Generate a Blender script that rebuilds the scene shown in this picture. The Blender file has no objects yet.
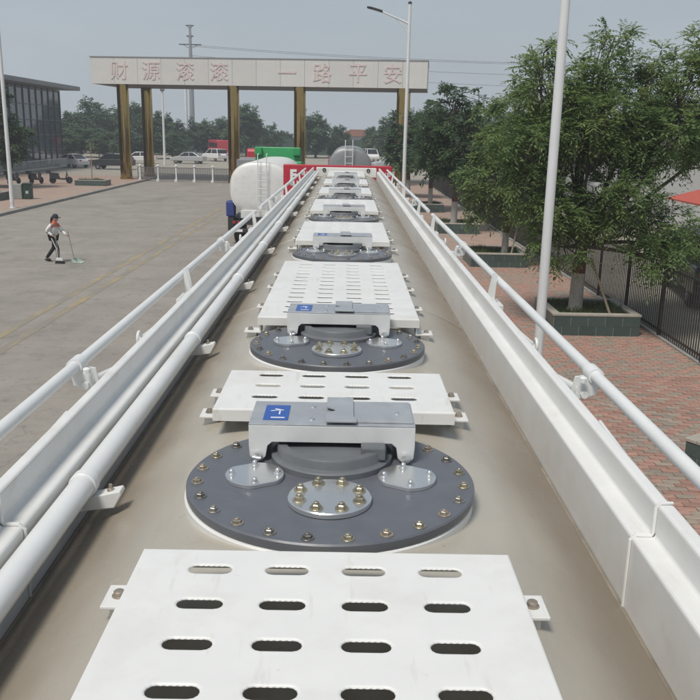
import bpy, bmesh, math, random
import numpy as np
from mathutils import Vector, Matrix
R = math.radians
random.seed(7)
scene = bpy.context.scene
COL = scene.collection

# ------------------------------------------------------------------ camera
H = 4.5
F_PX, PITCH, ROLL, YAW = 840.0, math.atan((350 - 132) / 840.0), R(1.15), R(0.40)
fw = Vector((0, math.cos(PITCH), -math.sin(PITCH)))
up0 = Vector((0, math.sin(PITCH), math.cos(PITCH)))
r0 = Vector((1, 0, 0))
cr = r0 * math.cos(ROLL) + up0 * math.sin(ROLL)
cu = -r0 * math.sin(ROLL) + up0 * math.cos(ROLL)
rz = Matrix.Rotation(-YAW, 3, 'Z')
cr, cu, cf = rz @ cr, rz @ cu, rz @ fw
cam_d = bpy.data.cameras.new('camera')
cam_d.sensor_width = 36.0
cam_d.lens = 36.0 * F_PX / 700.0
cam_d.clip_start, cam_d.clip_end = 0.05, 6000
cam = bpy.data.objects.new('camera', cam_d)
COL.objects.link(cam)
m3 = Matrix((cr, cu, -cf)).transposed()
cam.matrix_world = Matrix.Translation((0, 0, H)) @ m3.to_4x4()
scene.camera = cam

# ------------------------------------------------------------------ sky, sun, exposure
SUN_EL, SUN_AZ = R(60), R(212)          # azimuth clockwise from +Y: behind the camera, to the left
world = bpy.data.worlds.new('World')
scene.world = world
world.use_nodes = True
wn, wl = world.node_tree.nodes, world.node_tree.links
wn.clear()
w_out = wn.new('ShaderNodeOutputWorld')
w_bg = wn.new('ShaderNodeBackground')
w_bg.inputs['Strength'].default_value = 0.10
sky = wn.new('ShaderNodeTexSky')
sky.sky_type = 'NISHITA'
sky.sun_disc = False
sky.sun_elevation = SUN_EL
sky.sun_rotation = SUN_AZ
sky.dust_density = 6.0
sky.air_density = 1.5
w_tc = wn.new('ShaderNodeTexCoord')
w_sep = wn.new('ShaderNodeSeparateXYZ')
w_ramp = wn.new('ShaderNodeValToRGB')
w_ramp.color_ramp.elements[0].position = 0.0
w_ramp.color_ramp.elements[0].color = (4.10, 4.62, 4.98, 1)
w_ramp.color_ramp.elements[1].position = 0.55
w_ramp.color_ramp.elements[1].color = (2.35, 2.80, 3.36, 1)
e = w_ramp.color_ramp.elements.new(0.2)
e.color = (2.98, 3.46, 4.02, 1)
w_noise = wn.new('ShaderNodeTexNoise')
w_noise.inputs['Scale'].default_value = 2.2
w_noise.inputs['Detail'].default_value = 5
w_map = wn.new('ShaderNodeMapping')
w_map.inputs['Scale'].default_value = (1, 1, 3.5)
w_mr = wn.new('ShaderNodeMapRange')
w_mr.inputs['From Min'].default_value = 0.3
w_mr.inputs['From Max'].default_value = 0.7
w_mr.inputs['To Min'].default_value = 0.90
w_mr.inputs['To Max'].default_value = 1.10
w_mul = wn.new('ShaderNodeVectorMath'); w_mul.operation = 'SCALE'
w_mix = wn.new('ShaderNodeMix'); w_mix.data_type = 'RGBA'
w_mix.inputs['Factor'].default_value = 0.85
wl.new(w_tc.outputs['Generated'], w_sep.inputs[0])
wl.new(w_sep.outputs['Z'], w_ramp.inputs['Fac'])
wl.new(w_tc.outputs['Generated'], w_map.inputs['Vector'])
wl.new(w_map.outputs[0], w_noise.inputs['Vector'])
wl.new(w_noise.outputs['Fac'], w_mr.inputs['Value'])
wl.new(w_ramp.outputs['Color'], w_mul.inputs[0])
wl.new(w_mr.outputs[0], w_mul.inputs['Scale'])
wl.new(sky.outputs[0], w_mix.inputs['A'])
wl.new(w_mul.outputs[0], w_mix.inputs['B'])
wl.new(w_mix.outputs['Result'], w_bg.inputs['Color'])
wl.new(w_bg.outputs[0], w_out.inputs['Surface'])

sun_d = bpy.data.lights.new('sun', 'SUN')
sun_d.energy = 2.35
sun_d.angle = R(16)
sun_d.color = (1.0, 0.955, 0.89)
sun = bpy.data.objects.new('sun', sun_d)
COL.objects.link(sun)
sdir = Vector((math.sin(SUN_AZ) * math.cos(SUN_EL), math.cos(SUN_AZ) * math.cos(SUN_EL), math.sin(SUN_EL)))
sun.rotation_euler = sdir.to_track_quat('Z', 'Y').to_euler()
sun.location = (-20, -20, 40)

vs = scene.view_settings
vs.view_transform = 'Standard'
vs.look = 'None'
vs.exposure = 0.32
vs.gamma = 1.0
vs.use_curve_mapping = False
scene.render.engine = 'CYCLES'
scene.cycles.max_bounces = 6
scene.cycles.volume_bounces = 1
scene.cycles.use_denoising = True

# ------------------------------------------------------------------ materials
M = {}
def mat(name, col, rough=0.5, metal=0.0, var=0.12, scale=6.0, col2=None, bump=0.0, bscale=60.0, spec=0.5, detail=6, objrand=0.0, rvar=0.0):
    m = bpy.data.materials.new(name)
    m.use_nodes = True
    nt = m.node_tree; n, l = nt.nodes, nt.links
    b = n['Principled BSDF']
    b.inputs['Metallic'].default_value = metal
    b.inputs['Roughness'].default_value = rough
    b.inputs['Specular IOR Level'].default_value = spec
    tc = n.new('ShaderNodeTexCoord')
    no = n.new('ShaderNodeTexNoise')
    no.inputs['Scale'].default_value = scale
    no.inputs['Detail'].default_value = detail
    no.inputs['Roughness'].default_value = 0.62
    l.new(tc.outputs['Object'], no.inputs['Vector'])
    ramp = n.new('ShaderNodeValToRGB')
    c1 = [max(0, c * (1 - var)) for c in col]
    c2 = col2 if col2 else [min(1, c * (1 + var)) for c in col]
    ramp.color_ramp.elements[0].position = 0.33
    ramp.color_ramp.elements[1].position = 0.68
    ramp.color_ramp.elements[0].color = (*c1, 1)
    ramp.color_ramp.elements[1].color = (*c2, 1)
    l.new(no.outputs['Fac'], ramp.inputs['Fac'])
    out = ramp.outputs['Color']
    if objrand:
        oi = n.new('ShaderNodeObjectInfo')
        mr = n.new('ShaderNodeMapRange')
        mr.inputs['To Min'].default_value = 1 - objrand
        mr.inputs['To Max'].default_value = 1 + objrand
        l.new(oi.outputs['Random'], mr.inputs['Value'])
        sc = n.new('ShaderNodeVectorMath'); sc.operation = 'SCALE'
        l.new(out, sc.inputs[0]); l.new(mr.outputs[0], sc.inputs['Scale'])
        out = sc.outputs[0]
    l.new(out, b.inputs['Base Color'])
    if rvar:
        mr = n.new('ShaderNodeMapRange')
        mr.inputs['From Min'].default_value = 0.3; mr.inputs['From Max'].default_value = 0.7
        mr.inputs['To Min'].default_value = max(0.02, rough - rvar); mr.inputs['To Max'].default_value = min(1, rough + rvar)
        l.new(no.outputs['Fac'], mr.inputs['Value']); l.new(mr.outputs[0], b.inputs['Roughness'])
    if bump:
        n2 = n.new('ShaderNodeTexNoise')
        n2.inputs['Scale'].default_value = bscale
        n2.inputs['Detail'].default_value = 4
        l.new(tc.outputs['Object'], n2.inputs['Vector'])
        bp = n.new('ShaderNodeBump')
        bp.inputs['Strength'].default_value = bump
        bp.inputs['Distance'].default_value = 0.02
        l.new(n2.outputs['Fac'], bp.inputs['Height'])
        l.new(bp.outputs[0], b.inputs['Normal'])
    M[name] = m
    return m

def overlay(m, col, scale, lo, hi, stretch=(1, 1, 1), amount=1.0, seed=0.0):
    """stains, dirt or wear with a shape of their own laid over a material's colour"""
    nt = m.node_tree; n, l = nt.nodes, nt.links
    b = n['Principled BSDF']
    src = b.inputs['Base Color'].links[0].from_socket
    tc = n.new('ShaderNodeTexCoord'); mp = n.new('ShaderNodeMapping')
    mp.inputs['Scale'].default_value = stretch
    mp.inputs['Location'].default_value = (seed, seed * .7, seed * 1.3)
    no = n.new('ShaderNodeTexNoise')
    no.inputs['Scale'].default_value = scale; no.inputs['Detail'].default_value = 7; no.inputs['Roughness'].default_value = .65
    l.new(tc.outputs['Object'], mp.inputs['Vector']); l.new(mp.outputs[0], no.inputs['Vector'])
    mr = n.new('ShaderNodeMapRange')
    mr.inputs['From Min'].default_value = lo; mr.inputs['From Max'].default_value = hi
    mr.inputs['To Max'].default_value = amount
    l.new(no.outputs['Fac'], mr.inputs['Value'])
    mx = n.new('ShaderNodeMix'); mx.data_type = 'RGBA'
    l.new(mr.outputs[0], mx.inputs['Factor'])
    l.new(src, mx.inputs['A']); mx.inputs['B'].default_value = (*col, 1)
    l.new(mx.outputs['Result'], b.inputs['Base Color'])
    return m

mat('white_paint', (.71, .71, .69), .38, var=.025, scale=9, bump=.02, bscale=250, rvar=.08)
overlay(M['white_paint'], (.52, .48, .41), 4.0, .50, .78, amount=.48)
overlay(M['white_paint'], (.40, .36, .30), 34.0, .68, .78, amount=.45, seed=4)
overlay(M['white_paint'], (.50, .46, .40), 9.0, .60, .70, stretch=(4.0, .5, 1), amount=.38, seed=7)
mat('white_tube', (.71, .72, .71), .33, var=.03, scale=6, rvar=.08)
overlay(M['white_tube'], (.55, .51, .44), 7.0, .52, .76, stretch=(1, .3, 1), amount=.45)
overlay(M['white_tube'], (.33, .29, .24), 40.0, .70, .76, amount=.5, seed=3)
mat('tank_dust', (.415, .385, .325), .32, var=.05, scale=3.0, bump=.015, bscale=120, rvar=.12)
overlay(M['tank_dust'], (.32, .285, .23), 1.9, .50, .74, stretch=(1.6, .5, 1), amount=.45, seed=3)
overlay(M['tank_dust'], (.50, .47, .41), 9.0, .60, .72, amount=.5, seed=9)
overlay(M['tank_dust'], (.14, .115, .09), 26.0, .67, .75, amount=.6, seed=5)
overlay(M['tank_dust'], (.33, .295, .24), 4.0, .54, .66, stretch=(3.0, .35, 1), amount=.35, seed=12)
overlay(M['tank_dust'], (.25, .21, .16), 5.5, .64, .72, amount=.35, seed=15)
def gutter_mud(m, col, x0, x1, amount):
    """brown dried mud that water left along the foot of the side beams"""
    nt = m.node_tree; n, l = nt.nodes, nt.links
    b = n['Principled BSDF']; src = b.inputs['Base Color'].links[0].from_socket
    tc = n.new('ShaderNodeTexCoord'); sp_ = n.new('ShaderNodeSeparateXYZ'); l.new(tc.outputs['Object'], sp_.inputs[0])
    ab = n.new('ShaderNodeMath'); ab.operation = 'ABSOLUTE'; l.new(sp_.outputs['X'], ab.inputs[0])
    no = n.new('ShaderNodeTexNoise'); no.inputs['Scale'].default_value = 3.2; no.inputs['Detail'].default_value = 7
    mp = n.new('ShaderNodeMapping'); mp.inputs['Scale'].default_value = (1.5, .5, 1); l.new(tc.outputs['Object'], mp.inputs['Vector']); l.new(mp.outputs[0], no.inputs['Vector'])
    ad = n.new('ShaderNodeMath'); ad.operation = 'MULTIPLY_ADD'; l.new(no.outputs['Fac'], ad.inputs[0]); ad.inputs[1].default_value = .22; l.new(ab.outputs[0], ad.inputs[2])
    mr = n.new('ShaderNodeMapRange'); mr.interpolation_type = 'SMOOTHSTEP'
    mr.inputs['From Min'].default_value = x0; mr.inputs['From Max'].default_value = x1; mr.inputs['To Max'].default_value = amount
    l.new(ad.outputs[0], mr.inputs['Value'])
    mx = n.new('ShaderNodeMix'); mx.data_type = 'RGBA'; l.new(mr.outputs[0], mx.inputs['Factor']); l.new(src, mx.inputs['A']); mx.inputs['B'].default_value = (*col, 1)
    l.new(mx.outputs['Result'], b.inputs['Base Color'])
gutter_mud(M['tank_dust'], (.205, .165, .120), .40, .64, .9)
gutter_mud(M['tank_dust'], (.64, .64, .62), .72, .78, .95)      # white flanks of the tank outside the beams
mat('flange_grey', (.112, .120, .138), .38, var=.10, scale=14, rvar=.1, bump=.02, bscale=300, objrand=.08)
overlay(M['flange_grey'], (.26, .245, .215), 2.6, .52, .74, amount=.35, seed=7)
overlay(M['flange_grey'], (.20, .19, .17), 6.0, .57, .78, amount=.35, seed=2)
mat('joint_dirt', (.22, .19, .15), .8, var=.3, scale=8)
mat('lid_grey', (.13, .14, .15), .5, var=.1, scale=14)
mat('galvanised', (.42, .44, .46), .42, metal=.35, var=.10, scale=22, rvar=.1)
overlay(M['galvanised'], (.30, .31, .33), 11.0, .52, .7, amount=.5)
mat('bare_steel', (.72, .73, .73), .24, metal=.85, var=.03, scale=8, rvar=.05)
mat('pale_bracket', (.66, .67, .66), .36, metal=.15, var=.05, scale=14, rvar=.06)
mat('brass_bolt', (.46, .42, .32), .38, metal=.9, var=.18, scale=40, objrand=.2)
mat('dull_bolt', (.27, .26, .235), .42, metal=.8, var=.2, scale=50, objrand=.3)
mat('rusty_bolt', (.33, .29, .24), .5, metal=.6, var=.3, scale=60, objrand=.2)
mat('blue_sticker', (.02, .09, .36), .35, var=.05, scale=20)
mat('rubber', (.02, .02, .021), .7, var=.3, scale=10)
mat('dark_metal', (.03, .031, .034), .5, var=.3, scale=6)
mat('red_cab', (.46, .03, .05), .35, var=.06, scale=3)
mat('green_cab', (.02, .27, .08), .4, var=.08, scale=3)
mat('blue_cover', (.03, .05, .20), .55, var=.15, scale=5)
mat('silver_tank', (.24, .255, .26), .45, metal=.2, var=.08, scale=2)
mat('white_letter', (.8, .8, .8), .5, var=.02)
mat('asphalt', (.270, .246, .213), .88, var=.16, scale=.5, bump=.2, bscale=22, detail=12)
overlay(M['asphalt'], (.265, .245, .212), .12, .46, .66, stretch=(1.3, .5, 1), amount=.4, seed=4)
overlay(M['asphalt'], (.14, .13, .118), .30, .60, .74, stretch=(1, .35, 1), amount=.6, seed=8)
overlay(M['asphalt'], (.10, .092, .085), .55, .70, .74, stretch=(.8, 1.6, 1), amount=.6, seed=1)
overlay(M['asphalt'], (.31, .29, .26), 9.0, .52, .66, amount=.45, seed=6)
overlay(M['asphalt'], (.125, .113, .10), 5.0, .56, .70, amount=.5, seed=16)
overlay(M['asphalt'], (.15, .135, .118), 1.3, .52, .70, amount=.45, seed=21)
overlay(M['asphalt'], (.30, .28, .25), 2.1, .55, .70, amount=.35, seed=26)
def cracks(m, col, scale, width, amount):
    nt = m.node_tree; n, l = nt.nodes, nt.links
    b = n['Principled BSDF']; src = b.inputs['Base Color'].links[0].from_socket
    tc = n.new('ShaderNodeTexCoord'); no = n.new('ShaderNodeTexNoise'); no.inputs['Scale'].default_value = .8; no.inputs['Detail'].default_value = 6
    l.new(tc.outputs['Object'], no.inputs['Vector'])
    va = n.new('ShaderNodeVectorMath'); va.operation = 'MULTIPLY_ADD'; l.new(no.outputs['Color'], va.inputs[0]); va.inputs[1].default_value = (2.2, 2.2, 0); l.new(tc.outputs['Object'], va.inputs[2])
    vo = n.new('ShaderNodeTexVoronoi'); vo.feature = 'DISTANCE_TO_EDGE'; vo.inputs['Scale'].default_value = scale; l.new(va.outputs[0], vo.inputs['Vector'])
    mr = n.new('ShaderNodeMapRange'); mr.inputs['From Min'].default_value = 0; mr.inputs['From Max'].default_value = width; mr.inputs['To Min'].default_value = amount; mr.inputs['To Max'].default_value = 0
    l.new(vo.outputs['Distance'], mr.inputs['Value'])
    mx = n.new('ShaderNodeMix'); mx.data_type = 'RGBA'; l.new(mr.outputs[0], mx.inputs['Factor']); l.new(src, mx.inputs['A']); mx.inputs['B'].default_value = (*col, 1)
    l.new(mx.outputs['Result'], b.inputs['Base Color'])
cracks(M['asphalt'], (.12, .11, .10), .16, .005, .28)
mat('ground_soil', (.22, .20, .165), .95, var=.2, scale=.08)
mat('concrete_lot', (.30, .275, .225), .9, var=.12, scale=.4, bump=.05, bscale=20)
mat('worn_yellow', (.33, .265, .155), .85, var=.12, scale=2.0)
overlay(M['worn_yellow'], (.225, .21, .185), 1.6, .40, .56, stretch=(2.0, .4, 1), amount=.85, seed=2)
mat('faded_white_line', (.34, .33, .30), .85, var=.12, scale=2.0)
mat('kerb_stone', (.27, .26, .235), .85, var=.14, scale=3, objrand=.1)
mat('brick_red', (.335, .195, .152), .9, var=.2, scale=7, objrand=.16)
overlay(M['brick_red'], (.29, .25, .20), 2.2, .48, .70, amount=.6, seed=3)
mat('brick_grey', (.285, .235, .190), .9, var=.18, scale=7, objrand=.16)
mat('mortar_sand', (.29, .26, .21), .95, var=.15, scale=8)
mat('red_paving_far', (.35, .235, .185), .9, var=.18, scale=2.2)
overlay(M['red_paving_far'], (.29, .26, .21), 1.1, .45, .6, stretch=(.4, 1.6, 1), amount=.8)
mat('green_tile', (.058, .088, .082), .32, var=.12, scale=9, objrand=.10)
mat('grout', (.33, .33, .31), .9, var=.08)
mat('cap_stone', (.36, .335, .285), .75, var=.12, scale=7)
mat('soil', (.13, .105, .072), .95, var=.25, scale=9)
mat('fence_iron', (.030, .026, .024), .55, var=.2, scale=10)
mat('gate_panel', (.60, .59, .56), .6, var=.035, scale=.7, objrand=.03)
overlay(M['gate_panel'], (.50, .48, .44), .8, .54, .75, stretch=(3, 1, .25), amount=.4)
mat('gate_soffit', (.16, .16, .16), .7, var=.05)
mat('polished_brass', (.36, .25, .09), .08, metal=1.0, var=.15, scale=1.2, rvar=.03)
mat('faded_red_letter', (.63, .52, .50), .75, var=.14, scale=3)
mat('barrier_grey', (.10, .10, .105), .6, var=.1, scale=3)
mat('pole_white', (.68, .69, .69), .42, var=.04, scale=2)
overlay(M['pole_white'], (.50, .49, .46), 2.0, .55, .75, stretch=(1, 1, .4), amount=.45)
mat('lamp_black', (.03, .032, .035), .4, var=.1)
mat('glass_dark', (.06, .082, .10), .06, var=.25, scale=.5, objrand=.3, spec=1.0)
mat('mullion', (.10, .11, .12), .5, var=.1)
mat('roof_grey', (.23, .235, .24), .6, var=.08, scale=.6)
mat('building_wall', (.36, .36, .35), .8, var=.08, scale=.5)
mat('bark', (.10, .082, .062), .9, var=.25, scale=14, bump=.3, bscale=30)
mat('limewash', (.40, .38, .34), .9, var=.15, scale=12)
mat('red_band', (.13, .045, .035), .85, var=.15, scale=12)
mat('timber_stake', (.30, .25, .18), .85, var=.15, scale=6)
mat('car_white', (.72, .72, .71), .28, var=.02)
mat('car_silver', (.50, .51, .52), .28, metal=.3, var=.03)
mat('car_dark', (.035, .037, .042), .3, var=.1)
mat('bus_red', (.45, .035, .055), .35, var=.05)
mat('car_glass', (.02, .024, .028), .08, var=.1)
mat('lamp_red', (.40, .02, .02), .3, var=.05)
mat('lamp_clear', (.65, .65, .62), .2, var=.05)
mat('hub_grey', (.35, .35, .36), .35, metal=.6, var=.1)
mat('hoarding_green', (.038, .075, .062), .8, var=.15, scale=.6, objrand=.15)
mat('roof_terracotta', (.30, .13, .085), .85, var=.12, scale=1)
mat('pale_wall', (.42, .42, .41), .8, var=.05)
mat('canopy_red', (.44, .085, .055), .7, var=.08)
mat('skin', (.40, .25, .18), .6, var=.05)
mat('hair', (.012, .011, .011), .5, var=.1)
mat('cap_navy', (.018, .026, .035), .7, var=.1)
mat('jacket_white', (.70, .69, .69), .8, var=.08, scale=20)
mat('jacket_orange', (.68, .13, .07), .75, var=.06, scale=20)
mat('trousers_black', (.014, .014, .016), .8, var=.1)
mat('shoe_white', (.62, .62, .60), .6, var=.05)
mat('pan_green', (.42, .50, .44), .6, var=.05)
mat('stick_grey', (.22, .21, .19), .6, var=.05)
mat('bin_green', (.018, .045, .035), .45, var=.1)
mat('stone_bench', (.26, .27, .26), .8, var=.1, scale=5)

def foliage(name, c1, c2, c3):
    m = bpy.data.materials.new(name); m.use_nodes = True
    n, l = m.node_tree.nodes, m.node_tree.links
    n.clear()
    out = n.new('ShaderNodeOutputMaterial')
    at = n.new('ShaderNodeAttribute'); at.attribute_name = 'tint'
    rp = n.new('ShaderNodeValToRGB')
    rp.color_ramp.elements[0].color = (*c1, 1)
    rp.color_ramp.elements[1].color = (*c3, 1)
    q = rp.color_ramp.elements.new(.5); q.color = (*c2, 1)
    l.new(at.outputs['Fac'], rp.inputs['Fac'])
    d = n.new('ShaderNodeBsdfPrincipled'); d.inputs['Roughness'].default_value = .5
    d.inputs['Specular IOR Level'].default_value = .35
    t = n.new('ShaderNodeBsdfTranslucent')
    mx = n.new('ShaderNodeMixShader'); mx.inputs[0].default_value = .45
    l.new(rp.outputs[0], d.inputs['Base Color']); l.new(rp.outputs[0], t.inputs['Color'])
    l.new(d.outputs[0], mx.inputs[1]); l.new(t.outputs[0], mx.inputs[2]); l.new(mx.outputs[0], out.inputs['Surface'])
    M[name] = m
foliage('leaf_ash', (.110, .180, .066), (.172, .250, .086), (.310, .360, .125))
foliage('leaf_dark', (.060, .112, .058), (.092, .150, .072), (.140, .196, .088))
foliage('leaf_far', (.070, .128, .074), (.104, .168, .092), (.150, .212, .108))
foliage('leaf_grass', (.05, .09, .025), (.08, .12, .035), (.15, .16, .06))

# ------------------------------------------------------------------ mesh helpers
class MB:
    def __init__(s): s.v, s.f = [], []
    def add(s, vs_, fs):
        o = len(s.v); s.v += [tuple(p) for p in vs_]; s.f += [tuple(i + o for i in q) for q in fs]; return s
    def box(s, c, d, rot=None):
        x, y, z = d[0] / 2, d[1] / 2, d[2] / 2
        vs_ = [Vector(p) for p in ((-x, -y, -z), (x, -y, -z), (x, y, -z), (-x, y, -z), (-x, -y, z), (x, -y, z), (x, y, z), (-x, y, z))]
        if rot is not None: vs_ = [rot @ p for p in vs_]
        c = Vector(c)
        return s.add([p + c for p in vs_], [(0, 3, 2, 1), (4, 5, 6, 7), (0, 1, 5, 4), (1, 2, 6, 5), (2, 3, 7, 6), (3, 0, 4, 7)])
    def tube(s, pts, rad, n=12, cap=True):
        pts = [Vector(p) for p in pts]
        if not hasattr(rad, '__len__'): rad = [rad] * len(pts)
        vs_, fs = [], []
        ref = None
        for i, p in enumerate(pts):
            a = pts[min(i + 1, len(pts) - 1)] - pts[max(i - 1, 0)]
            a.normalize()
            if ref is None:
                ref = Vector((0, 0, 1)) if abs(a.z) < .9 else Vector((1, 0, 0))
            u = a.cross(ref)
            if u.length < 1e-5: u = a.cross(Vector((0, 1, 0)))
            u.normalize(); w = u.cross(a); ref = w
            for k in range(n):
                t = 2 * math.pi * k / n
                vs_.append(p + (u * math.cos(t) + w * math.sin(t)) * rad[i])
        for i in range(len(pts) - 1):
            for k in range(n):
                k2 = (k + 1) % n
                fs.append((i * n + k, i * n + k2, (i + 1) * n + k2, (i + 1) * n + k))
        if cap:
            fs.append(tuple(range(n))[::-1]); fs.append(tuple((len(pts) - 1) * n + k for k in range(n)))
        return s.add(vs_, [q[::-1] for q in fs])
    def lathe(s, prof, n=32, c=(0, 0, 0), sx=1, sy=1):
        vs_, fs = [], []
        for r, z in prof:
            for k in range(n):
                t = 2 * math.pi * k / n
                vs_.append((c[0] + r * sx * math.cos(t), c[1] + r * sy * math.sin(t), c[2] + z))
        for i in range(len(prof) - 1):
            for k in range(n):
                k2 = (k + 1) % n
                fs.append((i * n + k, i * n + k2, (i + 1) * n + k2, (i + 1) * n + k))
        fs.append(tuple(range(n))[::-1]); fs.append(tuple((len(prof) - 1) * n + k for k in range(n)))
        return s.add(vs_, fs)
    def prism(s, poly, a, b, axis='y'):
        """poly in the plane across axis, extruded from a to b along axis"""
        def P(u, w, t):
            return {'y': (u, t, w), 'x': (t, u, w), 'z': (u, w, t)}[axis]
        n = len(poly)
        vs_ = [P(u, w, a) for u, w in poly] + [P(u, w, b) for u, w in poly]
        fs = [tuple(range(n)), tuple(range(2 * n - 1, n - 1, -1))]
        fs += [(k, n + k, n + (k + 1) % n, (k + 1) % n) for k in range(n)]
        return s.add(vs_, fs)
    def mesh(s, name, fix=True):
        me = bpy.data.meshes.new(name)
        me.from_pydata(s.v, [], s.f)
        if fix:
            bm = bmesh.new(); bm.from_mesh(me)
            bmesh.ops.recalc_face_normals(bm, faces=bm.faces)
            bm.to_mesh(me); bm.free()
        return me
    def build(s, name, m, parent=None, loc=None, rot=None, smooth=False, bevel=0, seg=2, fix=True):
        return link(name, s.mesh(name, fix), m, parent, loc, rot, smooth, bevel, seg)

def link(name, me, m=None, parent=None, loc=None, rot=None, smooth=False, bevel=0, seg=2):
    if m is not None and not me.materials:
        me.materials.append(M[m] if isinstance(m, str) else m)
    o = bpy.data.objects.new(name, me)
    COL.objects.link(o)
    if parent: o.parent = parent
    if loc is not None: o.location = loc
    if rot is not None: o.rotation_euler = rot
    if smooth:
        for p in me.polygons: p.use_smooth = True
        if smooth != 'all':
            me.set_sharp_from_angle(angle=R(38))
    if bevel:
        b = o.modifiers.new('bevel', 'BEVEL'); b.width = bevel; b.segments = seg; b.limit_method = 'ANGLE'; b.angle_limit = R(35)
    return o

def empty(name, loc=(0, 0, 0), rotz=0, scale=1):
    o = bpy.data.objects.new(name, None); COL.objects.link(o)
    o.empty_display_size = .2
    o.location = loc; o.rotation_euler = (0, 0, rotz); o.scale = (scale, scale, scale)
    return o
def tag(o, label=None, cat=None, group=None, kind=None):
    if label: o['label'] = label
    if cat: o['category'] = cat
    if group: o['group'] = group
    if kind: o['kind'] = kind
    return o
def copy_tree(o, parent=None, children=None):
    c = o.copy(); COL.objects.link(c); c.parent = parent
    for ch in list(o.children): copy_tree(ch, c)
    return c
def rotx(a): return Matrix.Rotation(a, 3, 'X')
def roty(a): return Matrix.Rotation(a, 3, 'Y')
def rotzm(a): return Matrix.Rotation(a, 3, 'Z')

# ------------------------------------------------------------------ the setting: ground, road, pavements, kerbs
def sheet(name, x0, x1, y0, y1, z, m, kind='structure', rot=None):
    o = MB().add([(x0, y0, z), (x1, y0, z), (x1, y1, z), (x0, y1, z)], [(0, 1, 2, 3)]).build(name, m, fix=False)
    if kind: o['kind'] = kind
    return o
PAVE = 0.12
sheet('ground', -990, 990, -540, 1340, -.03, 'ground_soil')
sheet('road', -17.6, 2.3, -40, 80, 0, 'asphalt')
sheet('parking_lot', -70, 45, 80.05, 185, -.004, 'concrete_lot')
sheet('side_yard', 7.45, 60, -20, 80, .02, 'concrete_lot')
for nm, x in (('yellow_line', -7.80), ('yellow_line', -7.28)):
    o = MB().add([(x - .11, -20, .004), (x + .11, -20, .004), (x + .56, 60, .004), (x + .36, 60, .004)], [(0, 1, 2, 3)]).build(nm, 'worn_yellow', fix=False)
    o['kind'] = 'structure'

lp = MB().box((-44.0, 50, .055), (52.3, 60, .12)).build('pavement_left', 'red_paving_far')
lp['kind'] = 'structure'
kl = MB().box((-17.74, 50, .03), (.22, 60, .08)).build('kerb_left', 'grout')
kl['kind'] = 'structure'
ks = MB().box((0, 0, 0), (.25, .985, .15)).mesh('kerb_stone')
for i in range(60):
    link('kerb_stone', ks, 'kerb_stone', kl, (-17.73, 20.5 + i, .065 + random.uniform(-.003, .003)), (0, 0, random.uniform(-.004, .004)))
kr = MB().box((2.42, 30, .06), (.20, 100, .14)).build('kerb_right', 'kerb_stone'); kr['kind'] = 'structure'
pr = MB().box((4.98, 30, .048), (4.9, 100, .12)).build('pavement_right', 'mortar_sand')
pr['kind'] = 'structure'

def in_view(P):
    v = Vector(P) - Vector((0, 0, H)); z = v.dot(cf)
    if z <= .1: return None
    return 350 + v.dot(cr) / z * F_PX, 350 - v.dot(cu) / z * F_PX, z
def x_at(px, py, Y):
    d = cf * F_PX + cr * (px - 350) - cu * (py - 350)
    return d.x * Y / d.y, H + d.z * Y / d.y
# paving bricks of the right-hand pavement
BL, BW = .24, .12
bricks = []
ny = int((30.0 - 6.5) / BW); nx = int((6.98 - 2.62) / BL)
rb = random.Random(11)
for j in range(ny):
    for i in range(nx):
        x = 2.66 + (i + .5 + (.5 if j % 2 else 0)) * BL; y = 6.5 + (j + .5) * BW
        k = (i + (j // 2)) % 2
        patch = math.sin(x * 2.3 + y * .9) + math.sin(x * 1.1 - y * 1.7)
        red = rb.random() < (.86 if k == 0 else .42) + .10 * patch
        bricks.append((x, y, PAVE + rb.uniform(-.004, .003), red, rb.uniform(-.02, .02)))
def score(b):
    q = in_view((b[0], b[1], .12))
    if q is None or not (0 < q[0] < 700 and 0 < q[1] < 700) or b[0] < .95 * (H - .12): return 1e9
    return q[2]
order = sorted(range(len(bricks)), key=lambda i: score(bricks[i]))
near_set = set(order[:290])
bme = {}
for red in (True, False):
    mb = MB().box((0, 0, -.02), (BL - .010, BW - .010, .05))
    me = mb.mesh('brick'); me.materials.append(M['brick_red' if red else 'brick_grey']); bme[red] = me
rest = {True: MB(), False: MB()}
for i, (x, y, z, red, a) in enumerate(bricks):
    if i in near_set:
        o = bpy.data.objects.new('brick', bme[red]); COL.objects.link(o); o.parent = pr
        o.location = (x, y, z); o.rotation_euler = (rb.uniform(-.01, .01), rb.uniform(-.01, .01), a)
    else:
        rest[red].box((x, y, z - .02), (BL - .010, BW - .010, .05), rotzm(a))
for red in (True, False):
    o = rest[red].build('paving_bricks', 'brick_red' if red else 'brick_grey', pr, fix=False); o['kind'] = 'stuff'
far_pave = MB().box((4.78, 55, .1145), (4.3, 49.5, .02)).build('pavement_far_bricks', 'red_paving_far', pr); far_pave['kind'] = 'stuff'

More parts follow.
